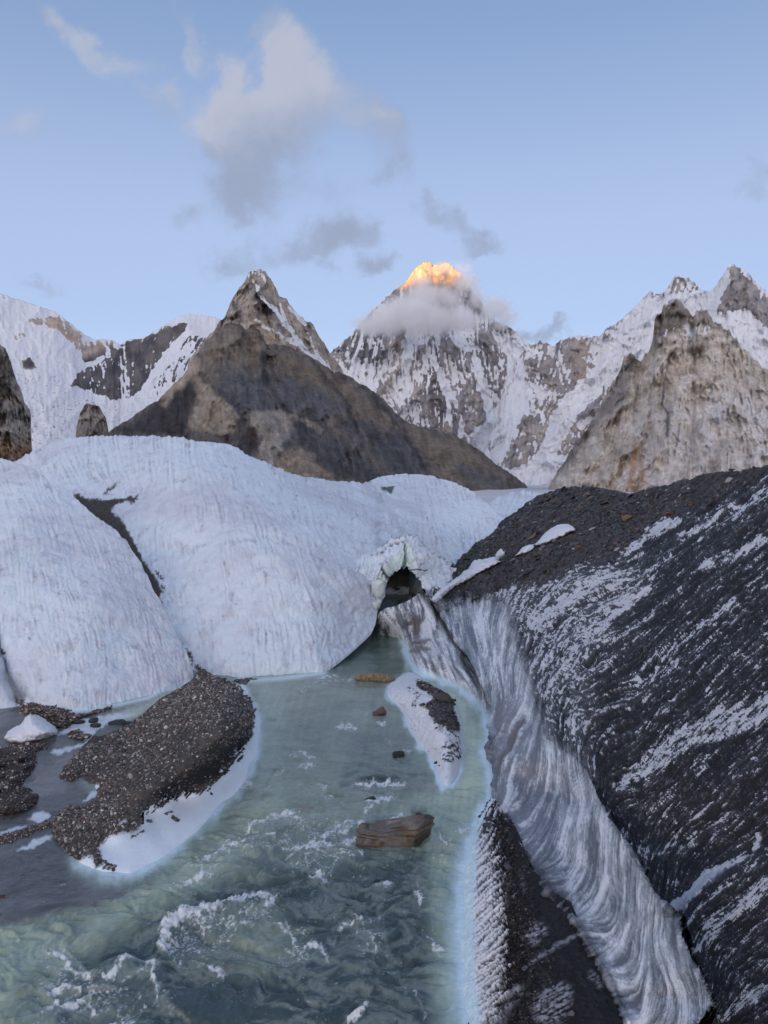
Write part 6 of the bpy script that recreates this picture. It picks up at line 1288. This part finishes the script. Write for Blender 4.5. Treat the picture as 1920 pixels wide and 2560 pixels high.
# ------------------------------------------------------------------ ice bodies with a front, a back and edges
def thick(name, PX, PY, V, keep, thickv, col, m, parent=None, backcol=(.62, .67, .72)):
    """closed body: front grid, back grid (front + thickv) and walls round every open edge"""
    H, W = PX.shape; idx = np.arange(H * W).reshape(H, W)
    kq = keep[1:, :-1] & keep[1:, 1:] & keep[:-1, 1:] & keep[:-1, :-1]
    B = V + thickv; n = H * W
    q = np.stack([idx[1:, :-1], idx[1:, 1:], idx[:-1, 1:], idx[:-1, :-1]], -1)
    F1 = q[kq]; F2 = F1[:, ::-1] + n; S = []
    pad = np.pad(kq, 1)
    for (dj, di, a, b) in ((-1, 0, 2, 3), (1, 0, 0, 1), (0, -1, 3, 0), (0, 1, 1, 2)):
        nb = pad[1 + dj:pad.shape[0] - 1 + dj, 1 + di:pad.shape[1] - 1 + di]
        e = q[kq & ~nb]; S.append(np.stack([e[:, b], e[:, a], e[:, a] + n, e[:, b] + n], -1))
    Fc = np.concatenate([F1, F2] + S); VV = np.concatenate([V.reshape(-1, 3), B.reshape(-1, 3)])
    CC = np.concatenate([col.reshape(-1, 3), np.broadcast_to(np.array(backcol), (n, 3))])
    used, inv = np.unique(Fc.ravel(), return_inverse=True)
    me = raw_mesh(name, VV[used], inv.reshape(-1, 4), np.clip(CC[used], .01, .9)); return link(name, me, m, parent)

ARCH_OUT = [(862, 1412), (885, 1392), (905, 1382), (930, 1374), (945, 1366), (957, 1359), (970, 1348), (981, 1342), (1000, 1340), (1011, 1335), (1024, 1336), (1041, 1340), (1056, 1352), (1071, 1370), (1085, 1384), (1101, 1393), (1120, 1400), (1129, 1408), (1139, 1418), (1148, 1431), (1150, 1448),
            (1136, 1462), (1112, 1478), (1092, 1496), (1084, 1506), (1076, 1490), (1064, 1470), (1057, 1452), (1044, 1440), (1032, 1424), (1020, 1414), (1011, 1411), (1003, 1418), (992, 1428), (976, 1437), (968, 1447), (966, 1462), (958, 1486), (955, 1500), (948, 1512), (930, 1504), (921, 1490), (924, 1470), (922, 1458), (908, 1450), (880, 1440)]
HR = [(885, 1400, 50.6), (905, 1380, 53), (930, 1372, 54), (981, 1343, 53), (1011, 1337, 52.5), (1056, 1352, 54), (1100, 1393, 56), (1148, 1432, 58), (1090, 1480, 50.0), (1060, 1455, 50.5), (1011, 1411, 50.0), (968, 1447, 49), (930, 1500, 48.3), (940, 1400, 50.3), (1000, 1370, 51.0), (1050, 1400, 50.8), (900, 1440, 48.8), (1120, 1450, 53.5)]
def arch():
    PX, PY = np.meshgrid(np.linspace(855, 1156, 230), np.linspace(1326, 1516, 146))
    Y = ctrl_Y(HR, PX, PY); V0 = P3(PX, PY, Y); n = normals(V0)
    wx, wy = warp(PX, PY, 6, 8, 501); d = sdf(ARCH_OUT, wx, wy)
    g = fbm3(V0 * .9, 4, 502); g2 = fbm3(V0 * 3.2, 4, 503); fac = np.abs(pn3(V0 * 1.1, 504)) * 2
    vx, vy = flow_field([(940, 1400, -.6, 1), (1000, 1380, -.35, 1), (1060, 1400, .5, 1), (1110, 1430, .6, 1), (930, 1480, 0, 1)], PX, PY); gx, gy = gridflow(PX, PY, vx, vy); st = lic(pn2(PX / 5, PY / 5, 505), gx, gy, 10)
    c = np.broadcast_to(np.array((.66, .75, .84)), V0.shape).copy(); c = cmix(c, (.40, .43, .49), smooth(g2 - .12 * st, .1, .5) * .45)
    inner = smooth(-sdf([(958, 1425), (975, 1395), (1000, 1372), (1010, 1358), (1024, 1362), (1034, 1385), (1036, 1420), (1011, 1410), (990, 1428), (968, 1446), (960, 1490), (930, 1500), (935, 1462)], wx, wy), -3, 5)
    c = cmix(c, (.60, .72, .70), inner * .85)
    crack = smooth(-dline([(1012, 1362, 1), (1015, 1378, 3), (1016, 1395, 3.5), (1014, 1408, 3)], wx, wy), -3, 1.5)
    c = cmix(c, (.14, .34, .30), crack * .85)
    dk = np.maximum.reduce([smooth(-dline(l, PX + 2 * g2, PY + 2 * g), -1.6, .8) for l in ([(930, 1391, 2), (945, 1381, 2), (965, 1369, 2), (985, 1358, 2), (1005, 1352, 2.4), (1010, 1358, 2.2)], [(1018, 1355, 1), (1028, 1368, 1.2), (1035, 1378, 1)], [(955, 1424, 2), (962, 1430, 2.2), (972, 1440, 2)], [(948, 1445, 2), (956, 1452, 2), (950, 1466, 1.5)],
                                                                                           [(1035, 1424, 1), (1052, 1424, 1.3), (1068, 1426, 1)], [(924, 1470, 1), (930, 1462, 1.2), (942, 1458, 1)], [(1050, 1418, .6), (1056, 1412, .8)], [(1080, 1467, 1), (1088, 1465, 1)])])
    c = cmix(c, (.09, .12, .13), dk * .9)
    h = .30 * g + .10 * g2 + .42 * (fac - .5) * (.5 + .5 * inner) + .05 * st - .55 * crack - .22 * dk + .22 * np.exp(-(np.clip(-d, 0, 99) / 5)**2) * -1
    V = V0 + n * h[..., None]
    root = empty('ice_arch', (2.0, 50.0, 0)); tag(root, 'pale natural ice arch spanning the river between the fluted hill and the moraine', 'ice arch')
    o = thick('span', PX, PY, V - np.array([2.0, 50.0, 0]), d < 0, np.array([.3, 6.0, -.3]), c, M_WALL, root)
    # right inner cheek of blue grey fluted ice
    ck = [(1004, 1416), (1012, 1407), (1024, 1412), (1040, 1426), (1056, 1446), (1062, 1470), (1058, 1486), (1040, 1494), (1018, 1504), (1000, 1516), (990, 1514), (996, 1496), (1006, 1480), (1012, 1462), (1006, 1440)]
    PX, PY = np.meshgrid(np.linspace(980, 1070, 90), np.linspace(1402, 1522, 110)); dd = sdf(ck, *warp(PX, PY, 2, 6, 511))
    Y = 51.5 + 3.5 * smooth(1030 - PX, -30, 40); V0 = P3(PX, PY, Y); fl = pn2((PX + .3 * PY) / 3.2, PY / 40, 512)
    c = cmix(np.broadcast_to(np.array((.32, .38, .41)), V0.shape).copy(), (.13, .18, .20), smooth(fl, -.2, .4)); c = cmix(c, (.33, .32, .29), smooth(PY, 1462, 1480) * .7); c = cmix(c, (.05, .05, .05), smooth(-dline([(1045, 1502, 3), (1050, 1496, 4), (1010, 1476, 3), (1000, 1490, 2)], PX, PY), -5, 2) * .8)
    V = V0 + np.array([0, -1, 0]) * (.15 * fl + .3 * fbm3(V0, 3, 513))[..., None]
    thick('inner_cheek', PX, PY, V - np.array([2.0, 50.0, 0]), dd < 0, np.array([.6, 2.5, 0]), c, M_WALL, root)
    # hanging shards on the left jamb
    for poly, off in (([(960, 1404), (968, 1408), (976, 1420), (984, 1436), (972, 1444), (962, 1430), (956, 1418)], -.5), ([(926, 1452), (946, 1448), (962, 1450), (964, 1470), (956, 1494), (940, 1500), (928, 1484)], -.35), ([(922, 1500), (940, 1502), (954, 1504), (950, 1520), (938, 1532), (926, 1520)], -.6)):
        P = np.array(poly, float); PX, PY = np.meshgrid(np.linspace(P[:, 0].min() - 2, P[:, 0].max() + 2, 34), np.linspace(P[:, 1].min() - 2, P[:, 1].max() + 2, 40)); dd = sdf(poly, *warp(PX, PY, 2, 5, 521))
        V0 = P3(PX, PY, 48.6 + off * (1 - np.exp(np.minimum(dd, 0) / 4)) + .01 * (PX - 950)); V = V0 + np.array([0, -1, 0]) * (.12 * fbm3(V0 * 2, 3, 7))[..., None]
        thick('ice_shard', PX, PY, V - np.array([2.0, 50.0, 0]), dd < 0, np.array([0, 1.2, 0]), np.broadcast_to(np.array((.62, .70, .70)), V.shape), M_WALL, root)
arch()
# what shows through the arch: shadowed moraine foot and a pale ice floor
def gorge():
    PX, PY = np.meshgrid(np.linspace(930, 1075, 110), np.linspace(1395, 1530, 100)); wx, wy = warp(PX, PY, 3, 7, 531)
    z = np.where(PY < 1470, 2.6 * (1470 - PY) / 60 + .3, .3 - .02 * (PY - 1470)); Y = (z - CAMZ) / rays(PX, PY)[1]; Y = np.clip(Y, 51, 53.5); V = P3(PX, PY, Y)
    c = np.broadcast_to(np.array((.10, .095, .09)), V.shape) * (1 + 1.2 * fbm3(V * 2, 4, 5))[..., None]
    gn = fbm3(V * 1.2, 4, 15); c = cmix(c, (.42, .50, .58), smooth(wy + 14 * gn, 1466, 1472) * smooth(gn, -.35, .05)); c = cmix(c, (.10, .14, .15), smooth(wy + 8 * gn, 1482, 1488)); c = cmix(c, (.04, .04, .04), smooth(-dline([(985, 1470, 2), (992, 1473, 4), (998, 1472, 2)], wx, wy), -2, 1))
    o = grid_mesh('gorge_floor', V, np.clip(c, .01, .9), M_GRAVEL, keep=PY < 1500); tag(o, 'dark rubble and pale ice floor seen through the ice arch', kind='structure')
gorge()

# ------------------------------------------------------------------ snow and ice lumps lying on the slopes
def lump(name, label, cat, poly, Yf, th, seed, col=(.74, .78, .84), wob=.12, step=1.3, group=None):
    P = np.array(poly, float); x0, x1, y0, y1 = P[:, 0].min() - 3, P[:, 0].max() + 3, P[:, 1].min() - 3, P[:, 1].max() + 3
    PX, PY = np.meshgrid(np.linspace(x0, x1, int((x1 - x0) / step)), np.linspace(y0, y1, int((y1 - y0) / step)))
    wx, wy = warp(PX, PY, 2.2, 8, seed); d = sdf(poly, wx, wy); R0 = min(x1 - x0, y1 - y0) * .35
    Y = Yf(PX, PY); b = np.sqrt(np.clip(-d / R0, 0, 1)); b = np.sin(b * math.pi / 2)
    V0 = P3(PX, PY, Y); V = P3(PX, PY, Y - th * b); n = normals(V); V = V + n * (wob * fbm3(V0 * 1.4, 4, seed) * b)[..., None]
    c = cmix(np.broadcast_to(np.array(col), V.shape).copy(), (.52, .55, .60), smooth(fbm3(V0 * 2, 4, seed + 2), .05, .5) * .4)
    c0 = V[d < 0].mean(0); c0 = np.array([c0[0], c0[1], V[d < 0][:, 2].min()])
    o = thick(name, PX, PY, V - c0, d < 0, np.array([0, .35, -.1]), c, M_ICE); o.location = Vector(c0); tag(o, label, cat, group); return o
YE = lambda px, py: ctrl_Y(HE, px, py, 3e-3) * .995
lump('snow_patch', 'smooth white snow hump on the dark moraine, upper of the patches', 'snow patch', [(1332, 1362), (1346, 1352), (1358, 1336), (1372, 1324), (1391, 1312), (1406, 1309), (1421, 1309), (1432, 1315), (1442, 1326), (1421, 1333), (1404, 1342), (1391, 1347), (1373, 1356), (1352, 1362), (1340, 1362)], YE, 2.4, 541, group='snow patches on the moraine')
lump('snow_patch', 'small broken snow patch just left of the smooth snow hump', 'snow patch', [(1287, 1391), (1298, 1376), (1310, 1366), (1322, 1362), (1335, 1358), (1335, 1372), (1318, 1380), (1300, 1386)], YE, 1.0, 545, wob=.5, group='snow patches on the moraine')
lump('snow_patch', 'long snow spur running from the ice arch up onto the moraine', 'snow patch', [(1076, 1500), (1092, 1478), (1120, 1458), (1146, 1440), (1158, 1428), (1171, 1421), (1178, 1408), (1186, 1400), (1200, 1396), (1212, 1397), (1226, 1393), (1240, 1391), (1254, 1404), (1238, 1412), (1225, 1418), (1195, 1434), (1170, 1450), (1140, 1464), (1116, 1484), (1092, 1508)], YE, 2.2, 547, wob=.35, group='snow patches on the moraine')
lump('ice_fin', 'small upright ice fin at the tip of the snow spur', 'ice fin', [(1238, 1394), (1243, 1378), (1251, 1369), (1257, 1374), (1262, 1380), (1262, 1390), (1255, 1396), (1246, 1396)], lambda x, y: YE(x, y * 0 + 1394.) * .975, 1.2, 549)
lump('ice_block', 'rounded white ice block at the left edge beside the melt stream', 'ice block', [(8, 1846), (18, 1828), (34, 1818), (51, 1811), (63, 1792), (75, 1783), (90, 1789), (112, 1803), (131, 1817), (137, 1829), (135, 1840), (112, 1848), (90, 1853), (54, 1860), (24, 1856)],
     lambda x, y: Yz(x, np.maximum(y, 1845), 0) + (1850 - y) * .02 + .5, 1.5, 551, step=1.6)
lump('ice_block', 'low white ice ledge cut by the left edge below the smooth ice hill', 'ice block', [(-60, 1800), (0, 1812), (20, 1824), (14, 1840), (10, 1852), (20, 1862), (52, 1862), (0, 1878), (-60, 1890)], lambda x, y: Yz(x, np.maximum(y, 1850), 0) + (1860 - y) * .03 + .9, .8, 553, step=2)

# ------------------------------------------------------------------ the cloud cap on the glowing summit: a real volume
def cloud_cap():
    C0 = P3(1080., 760., 10700.)
    import bmesh
    bm = bmesh.new(); bmesh.ops.create_icosphere(bm, subdivisions=3, radius=1)
    for v in bm.verts: v.co.x *= 1650; v.co.y *= 1700; v.co.z *= 860
    me = bpy.data.meshes.new('cloud'); bm.to_mesh(me); bm.free()
    o = bpy.data.objects.new('cloud', me); COL.objects.link(o); o.location = Vector(C0)
    tag(o, 'grey cloud cap wrapped round the glowing summit with an orange lit top', 'cloud')
    m = bpy.data.materials.new('cloud_vapour'); m.use_nodes = True; nt = m.node_tree; nt.nodes.clear()
    out = N(nt, 'ShaderNodeOutputMaterial'); vs = N(nt, 'ShaderNodeVolumePrincipled'); nt.links.new(vs.outputs[0], out.inputs['Volume'])
    vs.inputs['Color'].default_value = (.985, .985, .99, 1); vs.inputs['Anisotropy'].default_value = .05
    geo = N(nt, 'ShaderNodeTexCoord'); sp = N(nt, 'ShaderNodeSeparateXYZ'); nt.links.new(geo.outputs['Object'], sp.inputs[0])
    L = [(930, 815, 60, 30, .9), (975, 800, 70, 42, 1.0), (1035, 790, 75, 52, 1.05), (1090, 800, 75, 40, 1.0), (1150, 800, 60, 38, .95), (1060, 752, 72, 42, 1.0), (1115, 752, 60, 42, .9), (1000, 765, 50, 36, .8), (1235, 775, 55, 34, .85), (1265, 800, 40, 26, .75), (1205, 820, 50, 20, .5), (1300, 830, 45, 14, .45),
         (1158, 674, 40, 22, 1.0), (1190, 672, 26, 18, .9), (1100, 676, 60, 18, .8), (1165, 712, 45, 30, .8), (1050, 705, 50, 18, .6), (1195, 745, 34, 30, .7), (1130, 660, 30, 12, .6)]
    s = None
    for (px, py, rx, ry, w) in L:
        Yc_ = 10700. if py > 760 else 11500. + (760 - py) * 2; c = P3(float(px), float(py), Yc_) - C0; k = Yc_ / F
        ux = mathn(nt, 'DIVIDE', mathn(nt, 'SUBTRACT', sp.outputs[0], float(c[0])), rx * k); uz = mathn(nt, 'DIVIDE', mathn(nt, 'SUBTRACT', sp.outputs[2], float(c[2])), ry * k); uy = mathn(nt, 'DIVIDE', mathn(nt, 'SUBTRACT', sp.outputs[1], float(c[1])), 430.)
        q = mathn(nt, 'ADD', mathn(nt, 'ADD', mathn(nt, 'MULTIPLY', ux, ux), mathn(nt, 'MULTIPLY', uz, uz)), mathn(nt, 'MULTIPLY', uy, uy))
        e = mathn(nt, 'MULTIPLY', mathn(nt, 'EXPONENT', mathn(nt, 'MULTIPLY', q, -1.0)), w); s = e if s is None else mathn(nt, 'MAXIMUM', s, e)
    n1 = N(nt, 'ShaderNodeTexNoise'); n1.inputs['Scale'].default_value = .0034; n1.inputs['Detail'].default_value = 7; n1.inputs['Roughness'].default_value = .62; n1.inputs['Distortion'].default_value = .4
    nt.links.new(geo.outputs['Object'], n1.inputs['Vector'])
    d = mathn(nt, 'ADD', s, mathn(nt, 'MULTIPLY', mathn(nt, 'SUBTRACT', n1.outputs[0], .5), 1.25))
    d = mathn(nt, 'MULTIPLY', sstep(nt, d, .32, .85), .0058); nt.links.new(d, vs.inputs['Density'])
    me.materials.append(m); m.cycles.volume_step_rate = .6 if hasattr(m.cycles, 'volume_step_rate') else 1
cloud_cap()
scene.cycles.volume_step_rate = 1.0
scene.cycles.volume_max_steps = 256
